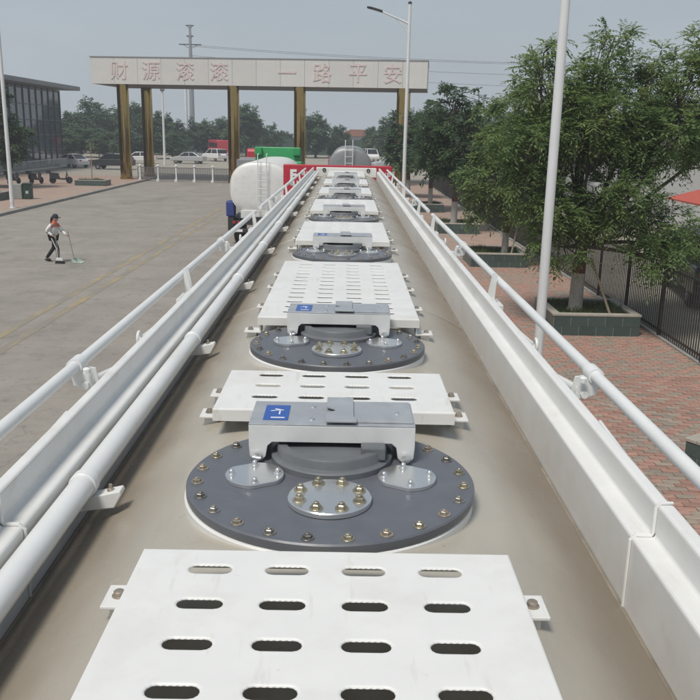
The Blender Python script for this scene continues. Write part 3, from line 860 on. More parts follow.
# perforated walkway plates
PLZ = H - .66
def plate_mesh(w, d, cols, rows, pitch_x, pitch_y, shift=0.0):
    mb = MB()
    x_edges = [-w / 2] + [(c - cols / 2) * pitch_x for c in range(1, cols)] + [w / 2]
    off = (d - rows * pitch_y) / 2 + shift
    y_edges = [-d / 2] + [-d / 2 + off + r * pitch_y for r in range(1, rows)] + [d / 2]
    hl, hr = .0335, .0128
    ang = []
    for c in range(cols):
        for r in range(rows):
            cx = (c - (cols - 1) / 2) * pitch_x; cy = -d / 2 + off + (r + .5) * pitch_y
            x0, x1, y0, y1 = x_edges[c], x_edges[c + 1], y_edges[r], y_edges[r + 1]
            inner, outer = [], []
            K, S = 6, 9
            xe = hl - hr
            tr = [(cx + xe, y0), (x1, y0), (x1, y0 + (y1 - y0) * .25), (x1, (y0 + y1) / 2), (x1, y0 + (y1 - y0) * .75), (x1, y1), (cx + xe, y1)]
            tl = [(cx - xe, y1), (x0, y1), (x0, y0 + (y1 - y0) * .75), (x0, (y0 + y1) / 2), (x0, y0 + (y1 - y0) * .25), (x0, y0), (cx - xe, y0)]
            for k in range(K + 1):
                t = -math.pi / 2 + math.pi * k / K
                inner.append((xe + hr * math.cos(t), hr * math.sin(t), 0))
            for k in range(1, S + 1):
                inner.append((xe - 2 * xe * k / (S + 1), hr, k % 2))
            for k in range(K + 1):
                t = math.pi / 2 + math.pi * k / K
                inner.append((-xe + hr * math.cos(t), hr * math.sin(t), 0))
            for k in range(1, S + 1):
                inner.append((-xe + 2 * xe * k / (S + 1), -hr, k % 2))
            N = len(inner)
            outer = tr + [(cx + xe - 2 * xe * k / (S + 1), y1) for k in range(1, S + 1)] + tl + [(cx - xe + 2 * xe * k / (S + 1), y0) for k in range(1, S + 1)]
            def grow(p, g):
                L = math.hypot(*p) if False else 1
                bx_ = p[0] - max(-(hl - hr), min(hl - hr, p[0]))
                by_ = p[1]
                q = math.hypot(bx_, by_) or 1
                return (p[0] + bx_ / q * g, p[1] + by_ / q * g)
            rings = [[(a, b, 0) for a, b in outer],
                     [(cx + grow(p, .0042)[0], cy + grow(p, .0042)[1], 0) for p in inner],
                     [(cx + grow(p, .0020)[0], cy + grow(p, .0020)[1], -.0005) for p in inner],
                     [(cx + grow(p, .0004)[0], cy + grow(p, .0004)[1], -.0016) for p in inner],
                     [(cx + grow(p, -.0007 * p[2])[0], cy + grow(p, -.0007 * p[2])[1], -.0030) for p in inner]]
            vs_ = [q for rg_ in rings for q in rg_]
            fs = []
            for i in range(len(rings) - 1):
                for k in range(N):
                    k2 = (k + 1) % N
                    fs.append((i * N + k, i * N + k2, (i + 1) * N + k2, (i + 1) * N + k))
            mb.add(vs_, fs)
    # rolled edges and folded skirts
    e, t = .004, .032
    loops = [[(-w / 2, -d / 2, 0), (w / 2, -d / 2, 0), (w / 2, d / 2, 0), (-w / 2, d / 2, 0)]]
    for g, z in ((.0025, -.001), (.004, -.004), (.004, -t), (.001, -t), (.001, -.006)):
        loops.append([(-w / 2 - g, -d / 2 - g, z), (w / 2 + g, -d / 2 - g, z), (w / 2 + g, d / 2 + g, z), (-w / 2 - g, d / 2 + g, z)])
    vs_ = [q for l_ in loops for q in l_]; fs = []
    for i in range(len(loops) - 1):
        for k in range(4):
            fs.append((i * 4 + k, (i + 1) * 4 + k, (i + 1) * 4 + (k + 1) % 4, i * 4 + (k + 1) % 4))
    mb.add(vs_, fs)
    return mb
tab_me = MB().prism([(-.012, -.002), (.052, -.002), (.052, .004), (-.006, .004), (-.006, .034), (-.012, .034)], -.033, .033).box((.024, 0, -.016), (.034, .04, .030)).mesh('tab')
tab_bolt = MB().lathe([(.0115, 0), (.0115, .0015), (.0085, .002), (.0085, .008), (.0065, .0095)], 12).mesh('tab_bolt')
def walkway(y0, y1, tabs, shift=0.0):
    w = .586; d = y1 - y0
    rows = max(1, int((d - .018) / .098 + 1e-6))
    o = plate_mesh(w, d, 4, rows, .119, .098, shift).build('walkway_plate', 'white_paint', truck, (0, (y0 + y1) / 2 - 6, PLZ), fix=True)
    for ty in tabs:
        for s in (-1, 1):
            j = random.uniform(-.012, .012)
            t = link('tab', tab_me, 'white_paint', o, (s * (w / 2 + .004), ty + j - (y0 + y1) / 2, -.063), (0, 0, 0 if s > 0 else math.pi), bevel=.0015)
            if len(tabs):
                link('tab_bolt', tab_bolt, 'rusty_bolt', o, (s * (w / 2 + .034), ty + j - (y0 + y1) / 2, -.059), smooth=True)
    return o
walkway(-.45, 1.236, (1.19, .45, -.25))
walkway(1.955, 2.292, (2.085, 2.27), .030)
walkway(3.01, 4.375, (3.06, 3.5, 3.95, 4.32))
walkway(5.27, 6.40, (5.33, 5.85, 6.34))
walkway(7.36, 8.60, (7.42, 8.0, 8.55))
walkway(9.52, 10.50, (9.58, 10.4))
walkway(11.34, 12.45, (11.4, 12.4))
walkway(13.31, 15.0, (13.4, 14.1, 14.9))

# manholes
def hexbolt(r, hgt, shank=.0):
    mb = MB().lathe([(r * 1.45, 0), (r * 1.45, .0018), (r * 1.4, .0022)], 18).lathe([(r, .002), (r, hgt), (r * .8, hgt + .0015)], 6)
    if shank: mb.lathe([(r * .55, hgt), (r * .55, hgt + shank), (r * .4, hgt + shank + .001)], 10)
    return mb.mesh('bolt')
FZ = H - .69
FR = .2935
fl_bolts = {k: hexbolt(.0085, .007, .003) for k in ('brass_bolt', 'dull_bolt', 'rusty_bolt')}
dc_bolt = hexbolt(.0092, .008, .005)
acorn = MB().lathe([(.0085, 0), (.0085, .0015), (.0058, .002), (.0060, .006), (.0045, .0095), (.002, .011)], 14).mesh('dome_nut')
def manhole(y):
    o = MB().lathe([(FR - .012, -.019), (FR - .001, -.019), (FR, -.017), (FR, -.003), (FR - .003, 0), (.05, 0)], 96).build('manhole_cover', 'flange_grey', truck, (0, y - 6, FZ), smooth=True)
    MB().lathe([(FR + .000, -.10), (FR + .000, -.023), (FR - .003, -.020), (FR - .03, -.020)], 96, (-.003, -.004, 0)).build('neck_ring', 'white_paint', o, smooth=True)
    for k in range(24):
        t = 2 * math.pi * (k + .5) / 24
        kb = random.choices(('brass_bolt', 'dull_bolt', 'rusty_bolt'), (.15, .6, .25))[0]
        link('flange_bolt', fl_bolts[kb], kb, o, ((FR - .022) * math.cos(t), (FR - .022) * math.sin(t), 0), (0, 0, random.uniform(0, 1)))
    LY = .112
    MB().lathe([(.132, -.004), (.132, .012), (.129, .015), (.121, .016), (.119, .019), (.119, .034), (.116, .038), (.10, .038), (.095, .032), (.01, .034)], 72, (0, LY, 0)).build('lid', 'lid_grey', o, smooth=True)
    fd = MB().lathe([(.079, 0), (.081, .002), (.081, .010), (.079, .012), (.002, .012)], 56, (0, -.116, 0)).build('valve_disc', 'bare_steel', o, smooth=True)
    for k in range(8):
        t = 2 * math.pi * (k + .5) / 8
        link('disc_bolt', dc_bolt, 'brass_bolt', o, (.062 * math.cos(t), -.116 + .062 * math.sin(t), .012), (0, 0, random.uniform(0, 1)))
    for s in (-1, 1):
        poly = []
        for k in range(48):
            t = 2 * math.pi * k / 48
            r_ = .060
            x_, y_ = r_ * math.cos(t), r_ * math.sin(t)
            x_ = max(-.0605, min(.0605, x_)); y_ = max(-.054, min(.054, y_))
            a = R(-28 * s)
            poly.append((s * .156 + x_ * math.cos(a) - y_ * math.sin(a), x_ * math.sin(a) + y_ * math.cos(a) - .006))
        ov = MB().prism(poly, .0, .009, 'z').build('sensor_plate', 'bare_steel', o, bevel=.0015)
        for k in range(4):
            t = math.pi / 2 * k + .1
            link('dome_nut', acorn, 'bare_steel', o, (s * .156 + .047 * math.cos(t), -.006 + .045 * math.sin(t), .009), smooth=True)
    # locking bar: a channel with two lugs, a sliding catch on top and a latch in front
    HY0, HY1, HZ, HW = .080, .235, .086, .178
    bar_ = MB()
    bar_.box((0, (HY0 + HY1) / 2, HZ - .002), (2 * HW, HY1 - HY0, .004))
    b_o = bar_.build('locking_bar', 'galvanised', o, bevel=.0015)
    fpoly = [(-HW, HZ - .004), (-HW, HZ - .048), (-HW + .002, .012), (-HW + .012, .002), (-HW + .026, .002), (-HW + .036, .012), (-HW + .040, .036), (-HW + .050, .045), (HW - .050, .045), (HW - .040, .036), (HW - .036, .012), (HW - .026, .002), (HW - .012, .002), (HW - .002, .012), (HW, HZ - .048), (HW, HZ - .004)]
    MB().prism(fpoly, HY0, HY0 + .004).build('bar_front', 'pale_bracket', o, bevel=.0012)
    MB().prism(fpoly, HY1 - .004, HY1).build('bar_back', 'pale_bracket', o, bevel=.0012)
    for s in (-1, 1):
        MB().box((s * (HW - .002), (HY0 + HY1) / 2, HZ - .024), (.004, HY1 - HY0 - .009, .040)).build('bar_end', 'pale_bracket', o)
        MB().tube([(s * (HW - .019), HY0 - .014, .016), (s * (HW - .019), HY1 + .01, .016)], .0095, 14).build('hinge_pin', 'bare_steel', o, smooth=True)
    MB().box((.095, (HY0 + HY1) / 2 + .004, HZ + .0025), (.158, HY1 - HY0 - .018, .004)).build('top_plate', 'galvanised', o, bevel=.001)
    cp = [(-.014, HY0 - .004), (.052, HY0 - .004), (.052, HY0 + .022), (.046, HY0 + .026), (.046, HY1 + .006), (-.014, HY1 + .006), (-.014, HY1 - .06), (.004, HY1 - .075), (.006, HY1 - .09), (-.014, HY1 - .10)]
    cpl = MB().prism(cp, HZ + .006, HZ + .0105, 'z').build('catch_plate', 'galvanised', o, bevel=.001)
    MB().box((.088, HY0 - .018, .034), (.052, .034, .030)).build('latch', 'lid_grey', o, bevel=.004)
    stk = MB().box((-.123, (HY0 + HY1) / 2 - .004, HZ + .0008), (.054, .098, .0012)).build('sticker', 'blue_sticker', o)
    ml = MB()
    cx_, cy_ = -.123, (HY0 + HY1) / 2 - .004
    ml.box((cx_ - .004, cy_ + .012, HZ + .0017), (.022, .003, .0006), rotzm(.4)); ml.box((cx_ + .004, cy_ + .018, HZ + .0017), (.022, .003, .0006), rotzm(-.5))
    ml.box((cx_ + .006, cy_ - .002, HZ + .0017), (.003, .024, .0006)); ml.box((cx_ + .004, cy_ - .036, HZ + .0017), (.030, .005, .0006))
    ml.build('sticker_print', 'white_letter', o)
    for (dx, dy) in ((-.045, HY0 + .035), (-.045, HY1 - .035), (.142, HY0 + .07)):
        MB().lathe([(.0075, 0), (.007, .002), (.003, .004)], 12, (dx, dy, HZ + (.0045 if dx > 0 else 0))).build('rivet', 'bare_steel', o, smooth=True)
    return o
MH = [1.61, 2.75, 4.95, 7.04, 9.19, 11.02, 12.99]
m0 = manhole(MH[0])
for y in MH[1:]:
    c = copy_tree(m0, truck); c.location.y = y - 6
    c.rotation_euler.z = random.uniform(-.03, .03)
    for ch in list(c.children):
        if ch.name.startswith('sticker') and y > 6: bpy.data.objects.remove(ch)
        elif ch.name.startswith('flange_bolt'):
            ch.rotation_euler.z = random.uniform(0, 1)
            ch.data = fl_bolts[random.choices(('brass_bolt', 'dull_bolt', 'rusty_bolt'), (.15, .6, .25))[0]]
        elif ch.name.startswith('disc_bolt'): ch.rotation_euler.z = random.uniform(0, 1)

# running gear and tractor cab of our own tanker
for s in (-1, 1):
    tk(MB().box((s * .45, 6.5, 1.25), (.14, 17, .30)), 'chassis_beam', 'dark_metal')
wheel_me = MB().lathe([(.20, -.14), (.44, -.15), (.51, -.11), (.52, 0), (.51, .11), (.44, .15), (.20, .14)], 28).mesh('tyre')
rim_me = MB().lathe([(.30, -.10), (.30, .10), (.20, .12), (.12, .05), (.08, .17)], 24).mesh('rim')
def wheel(parent, x, y, s, r=1.0, z=None):
    w = link('wheel', wheel_me, 'rubber', parent, (x, y, .52 * r if z is None else z), (0, s * math.pi / 2, 0), smooth=True); w.scale = (r, r, r)
    link('rim', rim_me, 'hub_grey', w, (0, 0, .02), smooth=True)
for y in (-.6, .75, 2.1, 13.9, 15.3, 18.9):
    for s in (-1, 1): wheel(truck, s * 1.02, y - 6, s)
tk(MB().prism([(16.75, 1.1), (19.6, 1.1), (19.65, 2.2), (19.35, 3.2), (18.6, 3.55), (16.95, 3.70), (16.75, 3.68)], -1.17, .93, 'x'), 'cab', 'red_cab', bevel=.05, seg=3)
tk(MB().box((-.17, 16.74, 3.50), (2.12, .05, .74)), 'rear_fairing', 'red_cab', bevel=.02)
f = glyph('F', .27, .006, 'cab_letter', 'white_letter', truck, (-1.03, 16.70 - 6, 3.67), (math.pi / 2, 0, 0), .014)
tk(MB().prism([(19.66, 2.2), (19.40, 3.02), (19.43, 3.04), (19.70, 2.2)], -1.05, .82, 'x'), 'windscreen', 'car_glass')

# ------------------------------------------------------------------ other vehicles
def tanker(name, loc, label, shell, cabm, L=8.0, hw=1.18, z0=1.25, z1=3.27, lx=.10, cab_h=3.75, deflector=True, cab=True):
    root = empty(name, loc); tag(root, label, 'tanker')
    zc, hb = (z0 + z1) / 2, (z1 - z0) / 2
    n = 64
    st = [(-.12, .3), (-.11, .6), (-.085, .86), (-.035, .965), (0, 1), (L, 1), (L + .05, .96), (L + .14, .8)]
    v, fcs = [], []
    for y, s in st:
        for k in range(n):
            t = 2 * math.pi * k / n
            cx, sz = math.sin(t), math.cos(t)
            e_ = 2 / 2.7
            v.append((hw * s * math.copysign(abs(cx) ** e_, cx), y, zc + hb * s * math.copysign(abs(sz) ** e_, sz)))
    for i in range(len(st) - 1):
        for k in range(n): fcs.append((i * n + k, i * n + (k + 1) % n, (i + 1) * n + (k + 1) % n, (i + 1) * n + k))
    fcs += [tuple(range(n)), tuple((len(st) - 1) * n + k for k in range(n))]
    MB().add(v, fcs).build('tank', shell, root, smooth=True)
    MB().tube([(hw * 1.012 * math.copysign(abs(math.sin(t)) ** .8, math.sin(t)), 0, zc + hb * 1.012 * math.copysign(abs(math.cos(t)) ** .8, math.cos(t))) for t in np.linspace(0, 2 * math.pi, 65)], .018, 6, cap=False).build('end_seam', shell, root, smooth=True)
    lad = MB()
    for s in (-.17, .17):
        lad.tube([(lx + s, -.26, z0 + .05), (lx + s, -.26, z1 + .30), (lx + s, .05, z1 + .33)], .02, 8)
    lo = lad.build('ladder', 'pole_white', root, smooth=True)
    zz = z0 + .15
    while zz < z1 + .05:
        MB().tube([(lx - .17, -.26, zz), (lx + .17, -.26, zz)], .013, 6).build('rung', 'pole_white', lo); zz += .29
    MB().box((0, -.08, z0 - .02), (1.55, .10, .32)).build('rear_panel', shell, root, bevel=.02)
    MB().box((0, L / 2 + .6, z0 - .22), (.85, L + 1.6, .22)).build('chassis', 'dark_metal', root)
    b = MB().box((0, -.42, .62), (2.3, .12, .16)).build('rear_bumper', 'dark_metal', root, bevel=.02)
    for k in range(4):
        MB().box((-.84 + k * .56, -.485, .62), (.34, .01, .10)).build('reflector', 'white_letter' if k % 2 == 0 else 'lamp_red', b)
    MB().box((0, -.34, .93), (2.2, .06, .18)).build('lamp_panel', 'dark_metal', root)
    for s in (-1, 1):
        for k, mm in enumerate(('lamp_clear', 'lamp_red', 'lamp_red')):
            MB().tube([(s * (.62 + .2 * k), -.37, .94), (s * (.62 + .2 * k), -.39, .94)], .06, 14).build('tail_lamp', mm, root)
        for y in (.75, 1.95): wheel(root, s * .98, y, s, .96)
        wheel(root, s * 1.0, L + 1.9, s, .96)
        MB().prism([(s * .86, 1.0 + .55 * math.sin(t) * 0 + 0) for t in (0,)] + [(s * .86, 1.02), (s * 1.2, 1.02), (s * 1.2, 1.06)], .2, 2.6).build('mudguard', 'dark_metal', root)
        MB().tube([(s * 1.03, .75 + .64 * math.cos(t), .52 + .64 * math.sin(t)) for t in np.linspace(.1, math.pi - .1, 9)], .02, 6).build('mudguard_edge', 'hub_grey', root)
    MB().box((-1.22, .30, 1.42), (.34, .55, .62)).build('blue_side_locker', 'blue_cover', root, bevel=.06)
    MB().box((-1.20, .32, .82), (.26, .5, .55)).build('side_guard', 'dark_metal', root, bevel=.03)
    if cab:
        y0 = L + .45
        MB().prism([(y0, .9), (y0 + 2.2, .9), (y0 + 2.25, 1.9), (y0 + 2.0, 2.95), (y0 + .05, 3.05), (y0, 2.9)], -1.2, 1.2, 'x').build('cab', cabm, root, bevel=.06)
        MB().prism([(y0 + 2.27, 1.9), (y0 + 2.03, 2.75), (y0 + 2.06, 2.77), (y0 + 2.31, 1.9)], -1.05, 1.05, 'x').build('windscreen', 'car_glass', root)
        if deflector:
            df = MB()
            df.prism([(y0 + .1, 3.0), (y0 + 1.9, 2.95), (y0 + 1.2, cab_h - .25), (y0 + .25, cab_h)], -1.12, 1.12, 'x')
            df.box((-.95, y0 + .1, cab_h - .22), (.36, .3, .40)).box((.95, y0 + .1, cab_h - .22), (.36, .3, .40))
            df.build('roof_deflector', cabm, root, bevel=.05)
    return root
tanker('parked_tanker', (-3.46, 34, 0), 'white tanker with a rear ladder and green cab standing left of our trailer', 'white_paint', 'green_cab', cab_h=3.72)
tanker('parked_tanker', (.10, 40, 0), 'silver grey tanker with two white ladder rails parked straight ahead', 'silver_tank', 'red_cab', L=7.5, hw=1.02, z0=1.5, z1=3.78, lx=-.05, deflector=False)

def truck_cab_only(loc, label, m):
    root = empty('parked_truck', loc); tag(root, label, 'truck')
    MB().prism([(0, .9), (2.3, .9), (2.35, 1.9), (2.1, 3.1), (.1, 3.3), (0, 3.1)], -1.2, 1.2, 'x').build('cab', m, root, bevel=.08)
    MB().box((0, -3.0, 1.15), (2.0, 6.0, .3)).build('chassis', 'dark_metal', root)
    MB().box((0, -3.2, 2.0), (2.3, 5.2, 1.5)).build('load_box', 'roof_grey', root, bevel=.03)
    MB().prism([(2.37, 1.9), (2.16, 2.8), (2.19, 2.82), (2.41, 1.9)], -1.0, 1.0, 'x').build('windscreen', 'car_glass', root)
    for s in (-1, 1):
        for y in (1.2, -4.6, -3.4): wheel(root, s * 1.0, y, s, .96)
truck_cab_only((-5.6, 58, 0), 'red truck standing beyond the green cab', 'red_cab')

def car(loc, rotz, label, body, kind='sedan', name='parked_car'):
    root = empty(name, loc, rotz); tag(root, label, 'car' if kind != 'bus' else 'bus')
    if kind == 'bus':
        L, W, Hh = 7.2, 2.2, 2.75
        MB().prism([(-L / 2, .45), (L / 2, .45), (L / 2, 1.5), (L / 2 - .25, Hh - .1), (L / 2 - .5, Hh), (-L / 2 + .1, Hh), (-L / 2, Hh - .15)], -W / 2, W / 2).build('body', body, root, bevel=.08)
        for s in (-1, 1):
            for k in range(6):
                MB().box((-L / 2 + .75 + k * 1.02, s * (W / 2 + .004), 1.95), (.88, .02, .75)).build('window', 'car_glass', root)
        MB().prism([(L / 2 + .005, 1.45), (L / 2 - .24, Hh - .25), (L / 2 - .22, Hh - .24), (L / 2 + .025, 1.45)], -.95, .95).build('windscreen', 'car_glass', root)
        wr, wx = .9, L / 2 - 1.3
    else:
        P = {'sedan': (4.6, 1.78, [(-2.28, .35), (2.25, .35), (2.3, .62), (2.15, .78), (1.05, .95), (-1.55, 1.0), (-2.2, .98), (-2.3, .75)], [(-1.75, .97), (1.1, .93), (.35, 1.40), (-.2, 1.46), (-.95, 1.42)]),
             'suv': (4.6, 1.86, [(-2.25, .42), (2.25, .42), (2.3, .75), (2.2, .98), (1.2, 1.10), (-2.1, 1.14), (-2.28, .9)], [(-2.1, 1.1), (1.25, 1.08), (.55, 1.62), (.0, 1.72), (-1.7, 1.70), (-1.95, 1.6)]),
             'van': (5.0, 1.9, [(-2.45, .42), (2.4, .42), (2.48, .8), (2.35, 1.05), (1.7, 1.2), (-2.42, 1.2), (-2.48, .9)], [(-2.42, 1.18), (1.72, 1.18), (1.1, 1.88), (.8, 1.95), (-2.2, 1.95), (-2.38, 1.85)])}[kind]
        L, W, lower, upper = P
        MB().prism(lower, -W / 2, W / 2).build('body', body, root, bevel=.09, seg=3)
        n = len(upper); wi, wt = W / 2 - .06, W / 2 - .22
        zlo, zhi = min(z for _, z in upper), max(z for _, z in upper)
        def wid(z): return wi + (wt - wi) * (z - zlo) / (zhi - zlo)
        MB().add([(x, -wid(z), z) for x, z in upper] + [(x, wid(z), z) for x, z in upper],
                 [tuple(range(n)), tuple(range(2 * n - 1, n - 1, -1))] + [(k, n + k, n + (k + 1) % n, (k + 1) % n) for k in range(n)]).build('cabin_glass', 'car_glass', root, bevel=.03)
        top = [p for p in upper if p[1] > zhi - .12]
        xs = [p[0] for p in top]
        MB().box(((min(xs) + max(xs)) / 2, 0, zhi - .005), (max(xs) - min(xs) + .1, 2 * wt + .02, .05)).build('roof', body, root, bevel=.02)
        bx0 = upper[0]; tl = min(top); fx = upper[1]; tr = max(top)
        for s in (-1, 1):
            for (a, b) in ((bx0, tl), (fx, tr), ((-.35, zlo), (-.35, zhi))):
                MB().tube([(a[0], s * wid(a[1]), a[1]), (b[0], s * (wid(b[1]) + .005), b[1])], .05, 6).build('pillar', body, root)
        for s in (-1, 1):
            MB().box((L / 2 - .10, s * (W / 2 - .28), .72 if kind == 'sedan' else .88), (.12, .36, .14)).build('headlight', 'lamp_clear', root, bevel=.03)
            MB().box((-L / 2 + .06, s * (W / 2 - .25), .84 if kind == 'sedan' else 1.0), (.12, .34, .15)).build('tail_light', 'lamp_red', root, bevel=.03)
        wr, wx = .62, L / 2 - .88
    for s in (-1, 1):
        for x in (-wx, wx):
            w = link('wheel', wheel_me, 'rubber', root, (x, s * (W / 2 - .09), .52 * wr), (math.pi / 2, 0, 0), smooth=True); w.scale = (wr, wr, wr * .75)
            link('rim', rim_me, 'hub_grey', w, (0, 0, -.04 if s > 0 else .04), (0 if s < 0 else math.pi, 0, 0), smooth=True)
    return root
car((-21.3, 115, 0), R(172), 'silver sedan parked side-on behind the gate barrier', 'car_silver')
car((-19.4, 126, 0), R(130), 'white car angled behind the silver sedan', 'car_white', 'suv')
car((-20.8, 150, 0), R(100), 'white van beside the red bus beyond the gate', 'car_white', 'van')
car((x_at(219, 152, 147)[0], 147, 0), R(112), 'red bus parked beyond the white car', 'bus_red', 'bus', name='parked_bus')
car((-31.3, 97.5, .0), R(148), 'white sedan in front of the glass building corner', 'car_white')
car((-36.0, 101.5, .0), R(95), 'silver car half hidden at the end of the glass building', 'car_silver')
car((-25.9, 95, .0), R(175), 'dark car parked left of the gate column', 'car_dark', 'suv')
car((-27.2, 112, .0), R(185), 'white sedan mostly hidden behind the left gate columns', 'car_white')
car((3.6, 137, .0), R(-80), 'white car seen head-on through the gate', 'car_white', 'van')
car((5.4, 106, .0), R(190), 'silver sport utility car by the right gate column', 'car_silver', 'suv')
car((1.5, 160, .0), R(180), 'small red car before the green hoarding', 'bus_red', 'sedan')
# vehicles in the yard behind the iron fence
car((10.6, 24.2, .02), R(80), 'dark van parked behind the iron fence under the big tree', 'car_dark', 'van')
car((13.2, 23.0, .02), R(75), 'pale grey car at the right edge behind the iron fence', 'car_silver', 'suv')
car((9.6, 45, .02), R(85), 'white van behind the fence by the pointed tree', 'car_white', 'van')
sh = empty('yard_awning', (15.4, 32, .02)); tag(sh, 'red awning over the yard behind the big tree', 'awning')
MB().prism([(-2.4, 2.15), (0, 2.8), (2.4, 2.15), (2.4, 2.09), (0, 2.74), (-2.4, 2.09)], -2.6, 2.6).build('canopy', 'canopy_red', sh)
for x in (-2.2, 2.2):
    for y in (-2.4, 2.4):
        MB().tube([(x, y, 0), (x, y, 2.18)], .04, 8).build('pole', 'pole_white', sh)
shed = empty('yard_building', (20, 62, .02)); tag(shed, 'pale low building behind the fence and trees on the right', 'building')
MB().box((0, 0, 2.2), (14, 34, 4.4)).build('wall', 'pale_wall', shed)
MB().prism([(-7.5, 4.4), (0, 6.0), (7.5, 4.4), (7.5, 4.3), (-7.5, 4.3)], -17.5, 17.5).build('roof', 'roof_grey', shed)
for k in range(8):
    MB().box((-7.02, -14 + 4 * k, 2.3), (.06, 1.8, 1.6)).build('window', 'car_glass', shed)

# ------------------------------------------------------------------ glass building on the left
bl = empty('glass_building', (-34, 80, PAVE)); tag(bl, 'dark glass office building with an overhanging grey flat roof', 'building')
BH = 8.4
MB().box((-8, 0, BH / 2), (15.8, 46, BH)).build('wall', 'building_wall', bl)
MB().box((-7.2, 0, BH + .30), (18.6, 48.6, .46)).build('roof', 'roof_grey', bl, bevel=.05)
NC, NR = 24, 5
pw_, ph_ = 46.0 / NC, (BH - .4) / NR
pme = MB().box((0, 0, 0), (.06, pw_ - .09, ph_ - .09)).mesh('pane')
for i in range(NC):
    for r in range(NR):
        link('pane', pme, 'glass_dark', bl, (-.075, -23 + (i + .5) * pw_, .2 + (r + .5) * ph_), (random.uniform(-.004, .004), random.uniform(-.006, .006), random.uniform(-.006, .006)))
mm_ = MB()
for i in range(NC + 1):
    MB().box((-.02, -23 + i * pw_, BH / 2), (.16, .07, BH)).build('mullion', 'mullion', bl)
for r in range(NR + 1):
    MB().box((-.03, 0, .2 + r * ph_), (.12, 46, .07)).build('transom', 'mullion', bl)
# railing before the building
rl = empty('pale_railing', (-31.0, 78, PAVE)); tag(rl, 'low pale railing in front of the glass building', 'railing')
for z in (.15, 1.0): MB().box((0, 0, z), (.04, 34, .05)).build('rail', 'pole_white', rl)
mb = MB(); y = -17
while y <= 17: mb.box((0, y, .55), (.03, .03, .9)); y += .25
mb.build('bars', 'pole_white', rl, fix=False)['kind'] = 'stuff'

# ------------------------------------------------------------------ left pavement furniture
planter('low_planter', -24.9, 50.6, 4.2, 1.6, .48, 'long dark tiled planter behind the left lamp pole', 'low planters on the left pavement', plant=12)
planter('low_planter', -20.9, 65.6, 2.3, 1.7, .42, 'low dark tiled planter holding a thin sapling near the gate', 'low planters on the left pavement', plant=13)
o = MB().box((0, 0, .45), (.62, .5, .9)).build('stone_pedestal', 'stone_bench', None, (-20.25, 52.5, PAVE), bevel=.03); tag(o, 'grey stone pedestal beside the dark green bin', 'pedestal')
bn = empty('litter_bin', (-19.62, 52.5, PAVE)); tag(bn, 'dark green litter bin beside the grey pedestal on the left pavement', 'bin')
MB().box((0, 0, .46), (.46, .42, .86)).build('body', 'bin_green', bn, bevel=.03)
MB().box((0, 0, .93), (.54, .50, .09)).build('lid', 'bin_green', bn, bevel=.03)
MB().box((0, -.215, .70), (.28, .02, .14)).build('slot', 'rubber', bn)
MB().box((0, -.215, .42), (.16, .012, .16)).build('emblem', 'pan_green', bn)
o = MB().lathe([(.11, 0), (.11, .05), (.085, .07), (.08, .85), (.06, .93), (.01, .95)], 16).build('bollard', 'pole_white', None, (-21.55, 49.6, PAVE), smooth=True); tag(o, 'short white bollard left of the left lamp pole', 'bollard')
sp = empty('sapling', (-19.8, 66.4, PAVE + .3)); tag(sp, 'thin bare sapling in the low planter near the gate', 'tree')
mb = MB(); rgs = random.Random(4)
mb.tube([(0, 0, 0), (.03, 0, 1.6), (0, .02, 3.0)], [.05, .035, .018], 8)
for k in range(7):
    z = 1.5 + k * .22; a = rgs.uniform(0, 6.28)
    mb.tube([(.02, 0, z), (.02 + .35 * math.cos(a), .35 * math.sin(a), z + .45)], [.012, .005], 5)
mb.build('trunk', 'timber_stake', sp, fix=False)
me, _ = crown_mesh('crown', [(0, 0, 2.7, .3, .3, .5)], 30, 4, 4, .2, .12, .05, 5, 'leaf_ash'); link('crown', me, None, sp)

def scooter(loc, rotz, label, m):
    root = empty('motor_scooter', loc, rotz); tag(root, label, 'scooter', 'scooters parked by the glass building')
    for x in (-.62, .62):
        w = MB().lathe([(.12, -.05), (.22, -.055), (.26, -.02), (.26, .02), (.22, .055), (.12, .05)], 20).build('wheel', 'rubber', root, (x, 0, .26), (math.pi / 2, 0, 0), smooth=True)
    MB().prism([(-.85, .42), (-.2, .32), (.25, .28), (.42, .30), (.50, .85), (.44, .88), (.33, .42), (-.05, .42), (-.15, .70), (-.85, .74)], -.14, .14).build('body', m, root, bevel=.03)
    MB().prism([(-.82, .74), (-.14, .70), (-.12, .79), (-.80, .84)], -.13, .13).build('seat', 'rubber', root, bevel=.03)
    MB().tube([(.62, 0, .26), (.44, 0, .95)], .025, 8).tube([(.42, -.32, 1.02), (.45, 0, .96), (.42, .32, 1.02)], .016, 8).build('handlebar', 'dark_metal', root)
    MB().box((-.92, 0, .92), (.34, .34, .28)).build('top_box', m, root, bevel=.04)
for i, (x, y, a, mm, lab) in enumerate(((-26.6, 63.5, 70, 'car_dark', 'dark scooter by the left lamp pole, nearest of the parked scooters'), (-25.3, 65.0, 80, 'car_dark', 'dark scooter second nearest in front of the glass building'), (-24.1, 66.4, 75, 'car_dark', 'third dark scooter next to the parked dark scooters'), (-22.6, 67.6, 20, 'car_dark', 'dark scooter at the right end, closest to the low planter'))):
    scooter((x, y, PAVE), R(a), lab, mm)

